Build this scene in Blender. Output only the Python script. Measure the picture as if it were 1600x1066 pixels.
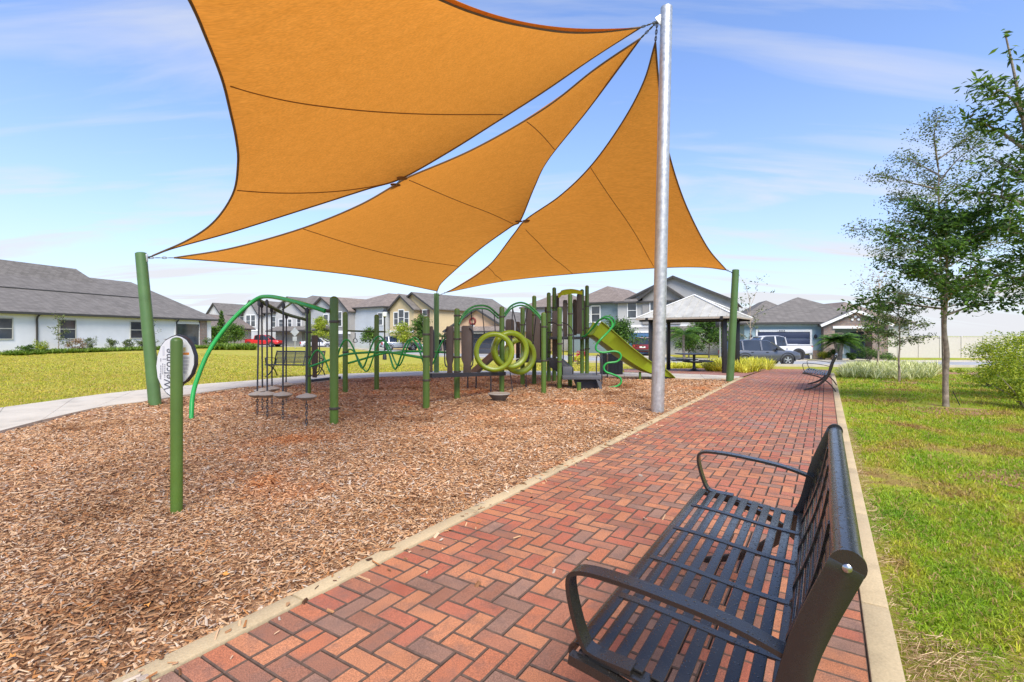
import bpy, bmesh, math, random
import numpy as np
from mathutils import Vector, Matrix, geometry
random.seed(7); rng = np.random.default_rng(11)
for o in list(bpy.data.objects): bpy.data.objects.remove(o)
SC = bpy.context.scene
COL = SC.collection
# ------------------------------------------------------------------ camera
F, CX, HY, H = 770.0, 800.0, 524.0, 1.4
cam = bpy.data.cameras.new('camera'); camo = bpy.data.objects.new('camera', cam); COL.objects.link(camo)
cam.sensor_width = 36; cam.lens = 36*F/1600; cam.shift_y = -(533-HY)/1600
cam.clip_start = .05; cam.clip_end = 3000
camo.location = (0, 0, H); camo.rotation_euler = (math.radians(90), 0, 0)
SC.camera = camo
# ------------------------------------------------------------------ light
SUN_EL, SUN_AZ = math.radians(50), math.radians(165)   # azimuth: direction the light comes from, clockwise from +Y
SC.view_settings.view_transform = 'Standard'; SC.view_settings.look = 'None'
SC.view_settings.exposure = 1.3; SC.view_settings.gamma = 1
W = bpy.data.worlds.new('World'); SC.world = W; W.use_nodes = True
def world():
    nt = W.node_tree; N = nt.nodes; L = nt.links; N.clear()
    out = N.new('ShaderNodeOutputWorld'); bg = N.new('ShaderNodeBackground'); bg.inputs[1].default_value = .1
    sky = N.new('ShaderNodeTexSky'); sky.sky_type = 'NISHITA'; sky.sun_disc = False
    sky.sun_elevation = SUN_EL; sky.sun_rotation = SUN_AZ; sky.air_density = 1.0; sky.dust_density = .1; sky.ozone_density = 5.0
    tc = N.new('ShaderNodeTexCoord'); sep = N.new('ShaderNodeSeparateXYZ'); L.new(tc.outputs['Generated'], sep.inputs[0])
    def math_(op, a, b=None, c=None):
        m = N.new('ShaderNodeMath'); m.operation = op
        for i, x in enumerate((a, b, c)):
            if x is None: continue
            if hasattr(x, 'default_value'): L.new(x, m.inputs[i])
            else: m.inputs[i].default_value = x
        return m.outputs[0]
    z = math_('MAXIMUM', sep.outputs[2], 0.0)
    den = math_('ADD', z, .16)
    cx = math_('DIVIDE', sep.outputs[0], den); cy = math_('DIVIDE', sep.outputs[1], den)
    comb = N.new('ShaderNodeCombineXYZ'); L.new(cx, comb.inputs[0]); L.new(cy, comb.inputs[1])
    mp = N.new('ShaderNodeMapping'); mp.inputs['Rotation'].default_value = (0, 0, .35); mp.inputs['Scale'].default_value = (.7, 3.4, 1)
    L.new(comb.outputs[0], mp.inputs[0])
    n1 = N.new('ShaderNodeTexNoise'); n1.inputs['Scale'].default_value = .9; n1.inputs['Detail'].default_value = 7; n1.inputs['Roughness'].default_value = .55
    n1.inputs['Distortion'].default_value = .6; L.new(mp.outputs[0], n1.inputs['Vector'])
    r1 = N.new('ShaderNodeValToRGB'); r1.color_ramp.elements[0].position = .49; r1.color_ramp.elements[1].position = .78
    L.new(n1.outputs[0], r1.inputs[0])
    # a thin even veil: longer path through it towards the horizon
    veil = math_('POWER', math_('SUBTRACT', 1.0, math_('MINIMUM', z, 1.0)), 4.6)
    veil = math_('MULTIPLY', veil, .92)
    streak = math_('MULTIPLY', r1.outputs[0], .68)
    fac = math_('ADD', math_('ADD', veil, streak), .08)
    fac = math_('MINIMUM', fac, .97)
    mix = N.new('ShaderNodeMix'); mix.data_type = 'RGBA'
    tint = N.new('ShaderNodeMix'); tint.data_type = 'RGBA'; tint.blend_type = 'MULTIPLY'; tint.inputs[0].default_value = 1; tint.inputs[7].default_value = (.83, .985, 1.2, 1); L.new(sky.outputs[0], tint.inputs[6])
    L.new(fac, mix.inputs[0]); L.new(tint.outputs[2], mix.inputs[6]); mix.inputs[7].default_value = (3.4, 3.42, 3.62, 1)
    L.new(mix.outputs[2], bg.inputs[0]); L.new(bg.outputs[0], out.inputs[0])
world()
sun = bpy.data.lights.new('sun', 'SUN'); suno = bpy.data.objects.new('sun', sun); COL.objects.link(suno)
sun.energy = 2.55; sun.angle = math.radians(34); sun.color = (1, .93, .82)
dirv = Vector((math.sin(SUN_AZ)*math.cos(SUN_EL), math.cos(SUN_AZ)*math.cos(SUN_EL), math.sin(SUN_EL)))
suno.rotation_euler = dirv.to_track_quat('Z', 'Y').to_euler(); suno.location = dirv*60
# ------------------------------------------------------------------ the lie of the land
def S(t):
    t = min(1., max(0., t)); return t*t*(3-2*t)
def TZ(x, y):
    right = S((x+22)/14)
    return -.5*S((y-14)/20)*right + (1-right)*(.22*S((y-24)/10)*(1-S((y-50)/12)) - .4*S((y-50)/15))
def G(px, py, dz=0.):
    z = 0.
    for _ in range(60):
        Y = F*(H-z)/(py-HY); X = (px-CX)/F*Y; z = .6*z+.4*TZ(X, Y)
    return Vector((X, Y, z+dz))
def P(px, py, Z): return Vector(((px-CX)/F*Z, Z, H-(py-HY)/F*Z))
def GZ(px, Z, dz=0.):
    X = (px-CX)/F*Z; return Vector((X, Z, TZ(X, Z)+dz))
def lerp(a, b, t): return a+(b-a)*t
def crom(pts, n):
    pts = [Vector(p) for p in pts]; out = []
    q = [pts[0]*2-pts[1]]+pts+[pts[-1]*2-pts[-2]]
    for i in range(1, len(q)-2):
        for k in range(n):
            t = k/n; a, b, c, d = q[i-1], q[i], q[i+1], q[i+2]
            out.append(.5*((2*b)+(c-a)*t+(2*a-5*b+4*c-d)*t*t+(3*b-a-3*c+d)*t**3))
    out.append(pts[-1]); return out
def resample(pts, n):
    d = [0.]
    for a, b in zip(pts, pts[1:]): d.append(d[-1]+(b-a).length)
    out = []; j = 0
    for k in range(n):
        s = d[-1]*k/(n-1)
        while j < len(d)-2 and d[j+1] < s: j += 1
        out.append(pts[j].lerp(pts[j+1], (s-d[j])/max(1e-9, d[j+1]-d[j])))
    return out
# ------------------------------------------------------------------ objects
WL = {}
def tag(o, label=None, cat=None, group=None, kind=None):
    if label: o['label'] = label
    if cat: o['category'] = cat
    if group: o['group'] = group
    if kind: o['kind'] = kind
    return o
def thing(name, label, cat, loc=(0, 0, 0), rotz=None, group=None):
    o = bpy.data.objects.new(name, None); COL.objects.link(o); o.location = loc; o.empty_display_size = .1
    if rotz is not None: o.rotation_euler = (0, 0, rotz); WL[o.name] = Vector((0, 0, 0))
    else: WL[o.name] = Vector(loc)
    return tag(o, label, cat, group)
def structure(name, label=None):
    o = bpy.data.objects.new(name, None); COL.objects.link(o); WL[o.name] = Vector((0, 0, 0)); return tag(o, label, kind='structure')
def link(name, me, mat, parent):
    o = bpy.data.objects.new(name, me); COL.objects.link(o)
    if mat is not None and not me.materials: me.materials.append(mat)
    if parent is not None: o.parent = parent; WL[o.name] = WL.get(parent.name, Vector((0, 0, 0)))
    return o
class MB:
    def __init__(s): s.v = []; s.f = []
    def add(s, vs, fs):
        k = len(s.v); s.v += [tuple(p) for p in vs]; s.f += [tuple(i+k for i in f) for f in fs]; return s
    def hexa(s, b, t):       # 4 bottom, 4 top, counterclockwise seen from above
        return s.add(list(b)+list(t), [(3,2,1,0), (4,5,6,7), (0,1,5,4), (1,2,6,5), (2,3,7,6), (3,0,4,7)])
    def box(s, x0, x1, y0, y1, z0, z1):
        return s.hexa([(x0,y0,z0),(x1,y0,z0),(x1,y1,z0),(x0,y1,z0)], [(x0,y0,z1),(x1,y0,z1),(x1,y1,z1),(x0,y1,z1)])
    def bar(s, p0, p1, w, h, up=(0,0,1)):   # w across, h along up
        p0 = Vector(p0); p1 = Vector(p1); d = (p1-p0).normalized(); up = Vector(up)
        a = d.cross(up)
        if a.length < 1e-4: a = d.cross(Vector((0,1,0)))
        a.normalize(); u = a.cross(d).normalized(); a = a*w/2; u = u*h/2
        return s.hexa([p0-a-u, p0+a-u, p1+a-u, p1-a-u], [p0-a+u, p0+a+u, p1+a+u, p1-a+u])
    def tube(s, pts, r, n=8, closed=False):
        pts = [Vector(p) for p in pts]; m = len(pts); k = len(s.v)
        rr = r if isinstance(r, (list, tuple)) else [r]*m
        prev = None
        for i, p in enumerate(pts):
            if closed: d = pts[(i+1) % m]-pts[i-1]
            else: d = pts[min(i+1, m-1)]-pts[max(i-1, 0)]
            d.normalize()
            if prev is None:
                a = d.cross(Vector((0,0,1)))
                if a.length < 1e-3: a = d.cross(Vector((0,1,0)))
            else: a = prev-d*prev.dot(d)
            a.normalize(); prev = a.copy(); b = d.cross(a)
            for j in range(n):
                t = 2*math.pi*j/n; s.v.append(tuple(p+(a*math.cos(t)+b*math.sin(t))*rr[i]))
        for i in range(m if closed else m-1):
            i2 = (i+1) % m
            for j in range(n):
                j2 = (j+1) % n; s.f.append((k+i*n+j, k+i*n+j2, k+i2*n+j2, k+i2*n+j))
        if not closed:
            s.f.append(tuple(k+j for j in range(n))[::-1]); s.f.append(tuple(k+(m-1)*n+j for j in range(n)))
        return s
    def cyl(s, p0, p1, r0, r1=None, n=12): return s.tube([p0, p1], [r0, r0 if r1 is None else r1], n)
    def lathe(s, prof, c, n=16, M=None):
        k = len(s.v); c = Vector(c)
        for (r, z) in prof:
            for j in range(n):
                t = 2*math.pi*j/n; q = Vector((r*math.cos(t), r*math.sin(t), z))
                if M is not None: q = M @ q
                s.v.append(tuple(c+q))
        for i in range(len(prof)-1):
            for j in range(n):
                j2 = (j+1) % n; s.f.append((k+i*n+j, k+i*n+j2, k+(i+1)*n+j2, k+(i+1)*n+j))
        s.f.append(tuple(k+j for j in range(n))[::-1]); s.f.append(tuple(k+(len(prof)-1)*n+j for j in range(n)))
        return s
    def prism(s, poly, off):
        poly = [Vector(p) for p in poly]; off = Vector(off); n = len(poly); k = len(s.v)
        s.v += [tuple(p) for p in poly]+[tuple(p+off) for p in poly]
        s.f.append(tuple(k+i for i in range(n))[::-1]); s.f.append(tuple(k+n+i for i in range(n)))
        for i in range(n):
            j = (i+1) % n; s.f.append((k+i, k+j, k+n+j, k+n+i))
        return s
    def ribbon(s, pts, side, w, th):        # flat strap along pts, width along side, thickness normal to both
        pts = [Vector(p) for p in pts]; side = Vector(side).normalized(); k = len(s.v); m = len(pts)
        for i, p in enumerate(pts):
            d = (pts[min(i+1, m-1)]-pts[max(i-1, 0)]).normalized(); nn = d.cross(side).normalized()
            for a, b in ((-1,-1), (1,-1), (1,1), (-1,1)): s.v.append(tuple(p+side*(a*w/2)+nn*(b*th/2)))
        for i in range(m-1):
            for j in range(4):
                j2 = (j+1) % 4; s.f.append((k+i*4+j, k+i*4+j2, k+(i+1)*4+j2, k+(i+1)*4+j))
        s.f.append((k+3, k+2, k+1, k)); e = k+(m-1)*4; s.f.append((e, e+1, e+2, e+3)); return s
    def build(s, name, mat, parent=None, smooth=True, angle=38, bevel=0):
        off = WL.get(parent.name, Vector((0,0,0))) if parent is not None else Vector((0,0,0))
        me = bpy.data.meshes.new(name)
        me.from_pydata([(a-off.x, b-off.y, c-off.z) for a, b, c in s.v], [], s.f)
        bm = bmesh.new(); bm.from_mesh(me); bmesh.ops.recalc_face_normals(bm, faces=bm.faces)
        if bevel: bmesh.ops.bevel(bm, geom=[e for e in bm.edges if e.is_manifold and e.calc_face_angle(0) > .6], offset=bevel, segments=2, affect='EDGES', profile=.5, clamp_overlap=True)
        bm.to_mesh(me); bm.free()
        if smooth:
            me.polygons.foreach_set('use_smooth', [True]*len(me.polygons)); me.set_sharp_from_angle(angle=math.radians(angle))
        return link(name, me, mat, parent)
def np_mesh(name, verts, faces, mat, parent=None, smooth=False):
    """verts (n,3), faces (m,k) numpy"""
    me = bpy.data.meshes.new(name); m, k = faces.shape
    me.vertices.add(len(verts)); me.vertices.foreach_set('co', np.ascontiguousarray(verts, dtype=np.float32).ravel())
    me.loops.add(m*k); me.loops.foreach_set('vertex_index', np.ascontiguousarray(faces, dtype=np.int32).ravel())
    me.polygons.add(m); me.polygons.foreach_set('loop_start', np.arange(0, m*k, k, dtype=np.int32))
    me.polygons.foreach_set('use_smooth', np.full(m, smooth)); me.update(calc_edges=True)
    return link(name, me, mat, parent)
def kids(o): return [c for c in bpy.data.objects if c.parent is o]
def copy_tree(o, parent=None):
    c = o.copy(); COL.objects.link(c)
    if parent is not None: c.parent = parent
    WL[c.name] = WL.get(o.name, Vector((0,0,0)))
    for ch in kids(o): copy_tree(ch, c)
    return c
# ------------------------------------------------------------------ materials
class NT:
    def __init__(s, name):
        s.m = bpy.data.materials.new(name); s.m.use_nodes = True; s.t = s.m.node_tree; s.t.nodes.clear()
        s.out = s.n('ShaderNodeOutputMaterial'); s.b = s.n('ShaderNodeBsdfPrincipled'); s.l(s.b.outputs[0], s.out.inputs[0])
        s.pos = s.n('ShaderNodeNewGeometry').outputs['Position']; s.obj = None
    def n(s, t, **k):
        x = s.t.nodes.new(t)
        for a, b in k.items(): setattr(x, a, b)
        return x
    def l(s, a, b): s.t.links.new(a, b)
    def setv(s, sock, v):
        if hasattr(v, 'is_linked') or hasattr(v, 'links'): s.l(v, sock)
        else: sock.default_value = v
    def oc(s):
        if s.obj is None: s.obj = s.n('ShaderNodeTexCoord').outputs['Object']
        return s.obj
    def noise(s, scale, detail=4, rough=.55, vec=None, dist=0):
        x = s.n('ShaderNodeTexNoise'); x.inputs['Scale'].default_value = scale; x.inputs['Detail'].default_value = detail
        x.inputs['Roughness'].default_value = rough; x.inputs['Distortion'].default_value = dist
        s.l(vec if vec is not None else s.pos, x.inputs['Vector']); return x.outputs[0]
    def ramp(s, fac, stops, interp='LINEAR'):
        x = s.n('ShaderNodeValToRGB'); e = x.color_ramp.elements; x.color_ramp.interpolation = interp
        while len(e) < len(stops): e.new(.5)
        for i, (p, c) in enumerate(stops):
            e[i].position = p; e[i].color = (*c, 1) if len(c) == 3 else c
        s.l(fac, x.inputs[0]); return x.outputs[0]
    def gray(s, fac, a, b, va=0, vb=1): return s.ramp(fac, [(a, (va,)*3), (b, (vb,)*3)])
    def mix(s, fac, a, b, mode='MIX'):
        x = s.n('ShaderNodeMix'); x.data_type = 'RGBA'; x.blend_type = mode
        for i, v in ((0, fac), (6, a), (7, b)):
            if hasattr(v, 'links'): s.l(v, x.inputs[i])
            elif i == 0: x.inputs[0].default_value = v
            else: x.inputs[i].default_value = (*v, 1) if len(v) == 3 else v
        return x.outputs[2]
    def math(s, op, a, b=0.):
        x = s.n('ShaderNodeMath'); x.operation = op
        for i, v in ((0, a), (1, b)):
            if hasattr(v, 'links'): s.l(v, x.inputs[i])
            else: x.inputs[i].default_value = v
        return x.outputs[0]
    def map(s, vec, scale=(1,1,1), rot=(0,0,0)):
        x = s.n('ShaderNodeMapping'); x.inputs['Scale'].default_value = scale; x.inputs['Rotation'].default_value = rot
        s.l(vec, x.inputs[0]); return x.outputs[0]
    def bump(s, h, strength=.3, dist=.01):
        x = s.n('ShaderNodeBump'); x.inputs['Strength'].default_value = strength; x.inputs['Distance'].default_value = dist
        s.l(h, x.inputs['Height']); s.l(x.outputs[0], s.b.inputs['Normal']); return x
    def done(s, color, rough=.6, metal=0., spec=.5):
        s.setv(s.b.inputs['Base Color'], color if hasattr(color, 'links') else (*color, 1)); s.setv(s.b.inputs['Roughness'], rough)
        s.setv(s.b.inputs['Metallic'], metal); s.b.inputs['Specular IOR Level'].default_value = spec; return s.m
def mul(c, k): return tuple(min(1., x*k) for x in c)
MATS = {}
def M(name, c=None, rough=.6, metal=0., var=.12, scale=6., bump=0., bscale=60., spec=.5):
    if name in MATS: return MATS[name]
    t = NT(name); n = t.noise(scale, 5, .6)
    col = t.ramp(n, [(.3, mul(c, 1-var)), (.7, mul(c, 1+var))])
    if bump: t.bump(t.noise(bscale, 4, .6), bump, .01)
    MATS[name] = t.done(col, t.gray(t.noise(scale*3, 3), .3, .7, max(0, rough-.08), min(1, rough+.08)), metal, spec); return MATS[name]
def rand_island(t): return t.n('ShaderNodeNewGeometry').outputs['Random Per Island']
def rand_object(t): return t.n('ShaderNodeObjectInfo').outputs['Random']
def brick_mat(name, by_object):
    t = NT(name); r = rand_object(t) if by_object else rand_island(t)
    c = t.ramp(r, [(0, (.40,.145,.075)), (.12, (.37,.115,.068)), (.24, (.45,.195,.10)), (.36, (.27,.125,.08)), (.46, (.39,.135,.08)), (.56, (.25,.145,.105)), (.66, (.44,.18,.09)), (.78, (.35,.15,.09)), (.88, (.28,.165,.12)), (.95, (.42,.185,.10))], 'CONSTANT')
    blot = t.gray(t.noise(9, 3, .5), .50, .70)
    c = t.mix(t.math('MULTIPLY', blot, .5), c, (.15,.105,.09))
    g = t.noise(210, 3, .75); c = t.mix(t.math('MULTIPLY', t.gray(g, .3, .6), 1.0), t.mix(.6, c, (.12,.06,.045)), c)
    c = t.mix(.55, c, t.mix(1., c, t.ramp(g, [(.3, (.42,.42,.42)), (.7, (1.65,1.6,1.55))]), 'MULTIPLY'))
    st = t.ramp(t.noise(1.7, 5, .65), [(.3, (.86,.83,.80)), (.5, (1.08,1.06,1.03)), (.7, (1.2,1.16,1.1))]); c = t.mix(1., c, st, 'MULTIPLY')
    t.bump(g, .6, .003)
    wet = t.gray(t.noise(1.1, 4, .6), .35, .65, .5, .82)
    return t.done(c, wet, 0, .3)
def chip_mat():
    t = NT('wood_chip'); r = rand_island(t)
    c = t.ramp(r, [(0, (.08,.038,.018)), (.12, (.23,.11,.05)), (.26, (.43,.255,.13)), (.42, (.53,.37,.225)), (.54, (.36,.155,.05)), (.66, (.62,.47,.32)), (.76, (.43,.195,.062)), (.86, (.36,.32,.28)), (.94, (.60,.51,.41)), (1, (.56,.33,.145))])
    p = t.ramp(t.noise(.55, 4, .6), [(.34, (.58,.45,.34)), (.43, (.95,.88,.80)), (.55, (1.05,1.0,.95)), (.66, (1.15,.78,.52))])
    c = t.mix(1., c, p, 'MULTIPLY')
    grain = t.noise(1., 3, .6, vec=t.map(t.pos, (260, 260, 260)))
    c = t.mix(.35, c, t.mix(1., c, t.ramp(grain, [(.3, (.6,.6,.6)), (.7, (1.35,1.35,1.35))]), 'MULTIPLY'))
    return t.done(c, .78, 0, .3)
def mulch_mat():
    t = NT('mulch_ground'); vec = t.map(t.pos, (1, 1, 1))
    v = t.n('ShaderNodeTexVoronoi'); v.inputs['Scale'].default_value = 34; t.l(vec, v.inputs['Vector'])
    n2 = t.noise(30, 5, .7, dist=1.5)
    x = t.n('ShaderNodeSeparateColor'); t.l(v.outputs['Color'], x.inputs[0])
    c = t.ramp(x.outputs[0], [(0, (.14,.07,.035)), (.2, (.28,.145,.075)), (.45, (.42,.265,.155)), (.6, (.32,.15,.065)), (.8, (.52,.39,.27)), (1, (.42,.22,.10))])
    c = t.mix(.5, c, t.ramp(n2, [(.3, (.09,.045,.025)), (.5, (.35,.19,.10)), (.7, (.54,.38,.25))]))
    p = t.ramp(t.noise(.55, 4, .6), [(.34, (.58,.45,.34)), (.43, (.95,.88,.80)), (.55, (1.05,1.0,.95)), (.66, (1.15,.78,.52))])
    c = t.mix(1., c, p, 'MULTIPLY')
    t.bump(n2, .9, .03); return t.done(c, .85, 0, .25)
PTH = math.radians(32.5); DU = Vector((math.sin(PTH), math.cos(PTH), 0)); DW = Vector((math.cos(PTH), -math.sin(PTH), 0))
def uw(u, w, z=0.):
    p = DU*u+DW*w; return Vector((p.x, p.y, TZ(p.x, p.y)+z))
def lawn_color(t):
    sep = t.n('ShaderNodeSeparateXYZ'); t.l(t.pos, sep.inputs[0])
    w = t.math('SUBTRACT', t.math('MULTIPLY', sep.outputs[0], DW.x), t.math('MULTIPLY', sep.outputs[1], -DW.y))
    right = t.gray(w, .49, .51) if False else t.math('GREATER_THAN', w, -.8)
    n = t.noise(.9, 5, .62, dist=.4); n2 = t.noise(3.4, 4, .6)
    g = t.ramp(n, [(.32, (.17,.34,.012)), (.47, (.28,.41,.016)), (.56, (.40,.41,.030)), (.61, (.38,.27,.075)), (.70, (.29,.15,.06))])
    g = t.mix(t.gray(n2, .5, .72), g, (.42,.42,.035))
    y = t.ramp(n2, [(.3, (.40,.385,.035)), (.5, (.51,.435,.055)), (.7, (.58,.46,.10))])
    y = t.mix(t.gray(n, .38, .62), t.mix(1., y, (.82,.98,.7), 'MULTIPLY'), y)
    return t.mix(right, y, g)
def lawn_mat():
    t = NT('lawn_soil'); c = t.mix(.38, lawn_color(t), (.20,.16,.05)); h = t.noise(45, 6, .75)
    c = t.mix(.5, c, t.mix(1., c, t.ramp(h, [(.3, (.5,.5,.5)), (.7, (1.4,1.4,1.4))]), 'MULTIPLY'))
    t.bump(h, .8, .03); return t.done(c, .9, 0, .15)
def blade_mat():
    t = NT('grass_blade'); r = rand_island(t); c = lawn_color(t)
    c = t.mix(1., c, t.ramp(r, [(0, (.5,.55,.5)), (.5, (1,1,1)), (1, (1.5,1.4,1.25))]), 'MULTIPLY')
    c = t.mix(t.math('GREATER_THAN', r, .88), c, (.50,.33,.14))
    return leafy(t, c, .55, .35)
def leafy(t, c, rough=.5, trans=.35):
    t.done(c, rough, 0, .35); tr = t.n('ShaderNodeBsdfTranslucent'); t.l(c, tr.inputs[0])
    mx = t.n('ShaderNodeMixShader'); mx.inputs[0].default_value = trans
    t.l(t.b.outputs[0], mx.inputs[1]); t.l(tr.outputs[0], mx.inputs[2]); t.l(mx.outputs[0], t.out.inputs[0]); return t.m
def leaf_mat(name, dark, light, trans=.3, rough=.42):
    if name in MATS: return MATS[name]
    t = NT(name); c = t.ramp(rand_island(t), [(0, mul(dark, .7)), (.35, dark), (.8, light), (1, mul(light, 1.35))])
    MATS[name] = leafy(t, c, rough, trans); return MATS[name]
def sail_mat():
    t = NT('shade_cloth'); oc = t.oc()
    weave = t.noise(1., 2, .5, vec=t.map(t.pos, (7, 75, 75), (.2, .1, .45))); w2 = t.noise(1., 3, .6, vec=t.map(t.pos, (2.2, 9, 14), (.3, .2, .5)))
    c = t.ramp(w2, [(.3, (.64,.25,.034)), (.7, (.70,.28,.042))])
    c = t.mix(.42, c, t.mix(1., c, t.ramp(weave, [(.3, (.66,.66,.66)), (.7, (1.32,1.32,1.32))]), 'MULTIPLY'))
    h = t.math('ADD', t.math('MULTIPLY', weave, .35), w2); t.bump(h, .16, .02)
    return leafy(t, c, .8, .5)
def concrete_mat(name, c, sc=3.):
    t = NT(name); n = t.noise(sc, 6, .65); g = t.noise(90, 4, .7)
    col = t.ramp(n, [(.3, mul(c, .72)), (.5, c), (.75, mul(c, 1.15))]); col = t.mix(.25, col, t.ramp(g, [(.35, mul(c, .45)), (.65, mul(c, 1.3))]))
    t.bump(g, .3, .004); return t.done(col, .8, 0, .3)
def roof_mat(name, c):
    t = NT(name); b = t.n('ShaderNodeTexBrick'); oc = t.oc()
    sep = t.n('ShaderNodeSeparateXYZ'); t.l(oc, sep.inputs[0]); cb = t.n('ShaderNodeCombineXYZ')
    t.l(t.math('ADD', sep.outputs[0], sep.outputs[1]), cb.inputs[0]); t.l(t.math('MULTIPLY', sep.outputs[2], 2.0), cb.inputs[1])
    t.l(cb.outputs[0], b.inputs['Vector']); b.inputs['Scale'].default_value = 1.0; b.inputs['Brick Width'].default_value = .45; b.inputs['Row Height'].default_value = .22
    b.inputs['Mortar Size'].default_value = .022; b.inputs['Color1'].default_value = (*mul(c, .72), 1); b.inputs['Color2'].default_value = (*mul(c, 1.25), 1); b.inputs['Mortar'].default_value = (*mul(c, .4), 1)
    col = t.mix(.45, b.outputs[0], t.ramp(t.noise(1.2, 5, .7), [(.3, mul(c, .75)), (.7, mul(c, 1.3))]))
    t.bump(b.outputs['Fac'], -.4, .02); return t.done(col, .9, 0, .2)
def siding_mat(name, c, per=.2, vert=False):
    t = NT(name); sep = t.n('ShaderNodeSeparateXYZ'); t.l(t.oc(), sep.inputs[0])
    src = t.math('ADD', sep.outputs[0], sep.outputs[1]) if vert else sep.outputs[2]
    saw = t.math('FRACT', t.math('DIVIDE', src, per)); n = t.noise(.7, 4, .6)
    col = t.ramp(n, [(.3, mul(c, .9)), (.7, mul(c, 1.07))])
    t.bump(saw, .6, .025); return t.done(col, .65, 0, .3)
def stucco_mat(name, c):
    t = NT(name); n = t.noise(.6, 5, .6); col = t.ramp(n, [(.3, mul(c, .92)), (.7, mul(c, 1.05))]); t.bump(t.noise(25, 4, .7), .25, .01)
    return t.done(col, .85, 0, .2)
def stone_mat(name):
    t = NT(name); sep = t.n('ShaderNodeSeparateXYZ'); t.l(t.oc(), sep.inputs[0]); cb = t.n('ShaderNodeCombineXYZ')
    t.l(t.math('ADD', sep.outputs[0], sep.outputs[1]), cb.inputs[0]); t.l(sep.outputs[2], cb.inputs[1])
    b = t.n('ShaderNodeTexBrick'); t.l(cb.outputs[0], b.inputs['Vector']); b.inputs['Scale'].default_value = 1; b.inputs['Brick Width'].default_value = .42; b.inputs['Row Height'].default_value = .14
    b.inputs['Mortar Size'].default_value = .015; b.inputs['Color1'].default_value = (.30,.20,.16,1); b.inputs['Color2'].default_value = (.22,.19,.18,1); b.inputs['Mortar'].default_value = (.13,.11,.10,1)
    col = t.mix(.6, b.outputs[0], t.ramp(t.noise(4, 3), [(.35, (.34,.20,.14)), (.5, (.24,.21,.20)), (.65, (.40,.30,.22))])); t.bump(b.outputs['Fac'], -.6, .03)
    return t.done(col, .85, 0, .2)
def wet_metal(name, c):
    t = NT(name); v = t.n('ShaderNodeTexVoronoi'); v.inputs['Scale'].default_value = 95; t.l(t.map(t.pos, (1, 1, 1)), v.inputs['Vector'])
    sep = t.n('ShaderNodeSeparateColor'); t.l(v.outputs['Color'], sep.inputs[0])
    size = t.math('MULTIPLY', sep.outputs[0], .46)
    h = t.math('MAXIMUM', t.math('SUBTRACT', size, v.outputs['Distance']), 0.)
    gn = t.n('ShaderNodeNewGeometry'); sn = t.n('ShaderNodeSeparateXYZ'); t.l(gn.outputs['Normal'], sn.inputs[0])
    up = t.gray(sn.outputs[2], .25, .6); h = t.math('MULTIPLY', h, up)
    t.bump(h, .6, .006)
    rough = t.math('SUBTRACT', t.gray(t.noise(40, 4, .7), .3, .7, .2, .33), t.math('MULTIPLY', t.math('GREATER_THAN', h, .02), .16))
    return t.done(c, rough, 0., .85)
def car_paint(name, c, metal=.3):
    t = NT(name); t.done(c, .28, metal, .5); t.b.inputs['Coat Weight'].default_value = .7; t.b.inputs['Coat Roughness'].default_value = .06; return t.m
def glass_mat(name, c=(.05,.06,.07)):
    t = NT(name); n = t.noise(.8, 3); return t.done(t.ramp(n, [(.35, mul(c, .6)), (.65, mul(c, 1.5))]), .06, 0., .9)
BRICK_I, BRICK_O = brick_mat('paver_field', False), brick_mat('paver', True)
CHIP, MULCH, LAWN, BLADE, SAIL = chip_mat(), mulch_mat(), lawn_mat(), blade_mat(), sail_mat()
KERB = concrete_mat('kerb_concrete', (.46,.36,.215)); WALK = concrete_mat('walk_concrete', (.50,.45,.37), 1.6); ASPH = concrete_mat('asphalt', (.33,.335,.34), 1.)
SAND = M('joint_sand', (.04,.03,.022), .95, bump=.4, bscale=120)
BLACK = wet_metal('wet_black_steel', (.014,.0125,.011)); BLACKDRY = M('black_steel', (.015,.016,.02), .4)
GREEN = M('post_green', (.085,.155,.022), .42, var=.1, scale=3); DGREEN = M('shade_post_green', (.07,.145,.045), .45, scale=3); BGREEN = M('rail_green', (.018,.30,.055), .33, scale=3)
LIME = M('lime_plastic', (.225,.30,.014), .35, var=.08, scale=4); BROWN = M('brown_plastic', (.085,.060,.046), .6, scale=5, bump=.1, bscale=150)
CHAR = M('charcoal_plastic', (.028,.03,.038), .5, scale=5); POD = M('pod_grey', (.29,.26,.22), .6, scale=8); ROPE = M('dark_rope', (.03,.032,.04), .8)
WHITE = M('white_trim', (.78,.78,.76), .6, var=.04); GLASS = glass_mat('window_glass'); CHROME = M('bolt_steel', (.5,.5,.5), .3, 1.)
# ================================================================== SETTING
def ground():
    xs = np.concatenate([[-900,-400,-200,-120,-80], np.arange(-60, 61, 1.), [80,120,200,400,900]])
    ys = np.concatenate([[-60,-30], np.arange(-12, 66, 1.), [70,75,80,90,110,150,220,400,800,1600]])
    v = [(x, y, TZ(x, y)-.03) for y in ys for x in xs]; nx = len(xs)
    f = [(j*nx+i, j*nx+i+1, (j+1)*nx+i+1, (j+1)*nx+i) for j in range(len(ys)-1) for i in range(nx-1)]
    np_o = np_mesh('ground', np.array(v), np.array(f), LAWN, None, True); tag(np_o, kind='structure')
ground()
WL_, WR_ = -2.26, .15          # inner edges of the brick path
U0, U1 = -3.0, 26.5
def clip_rect(x0, x1, y0, y1, a0, a1, b0, b1):
    x0, x1, y0, y1 = max(x0, a0), min(x1, a1), max(y0, b0), min(y1, b1)
    return (x0, x1, y0, y1) if x1-x0 > .015 and y1-y0 > .015 else None
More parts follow.
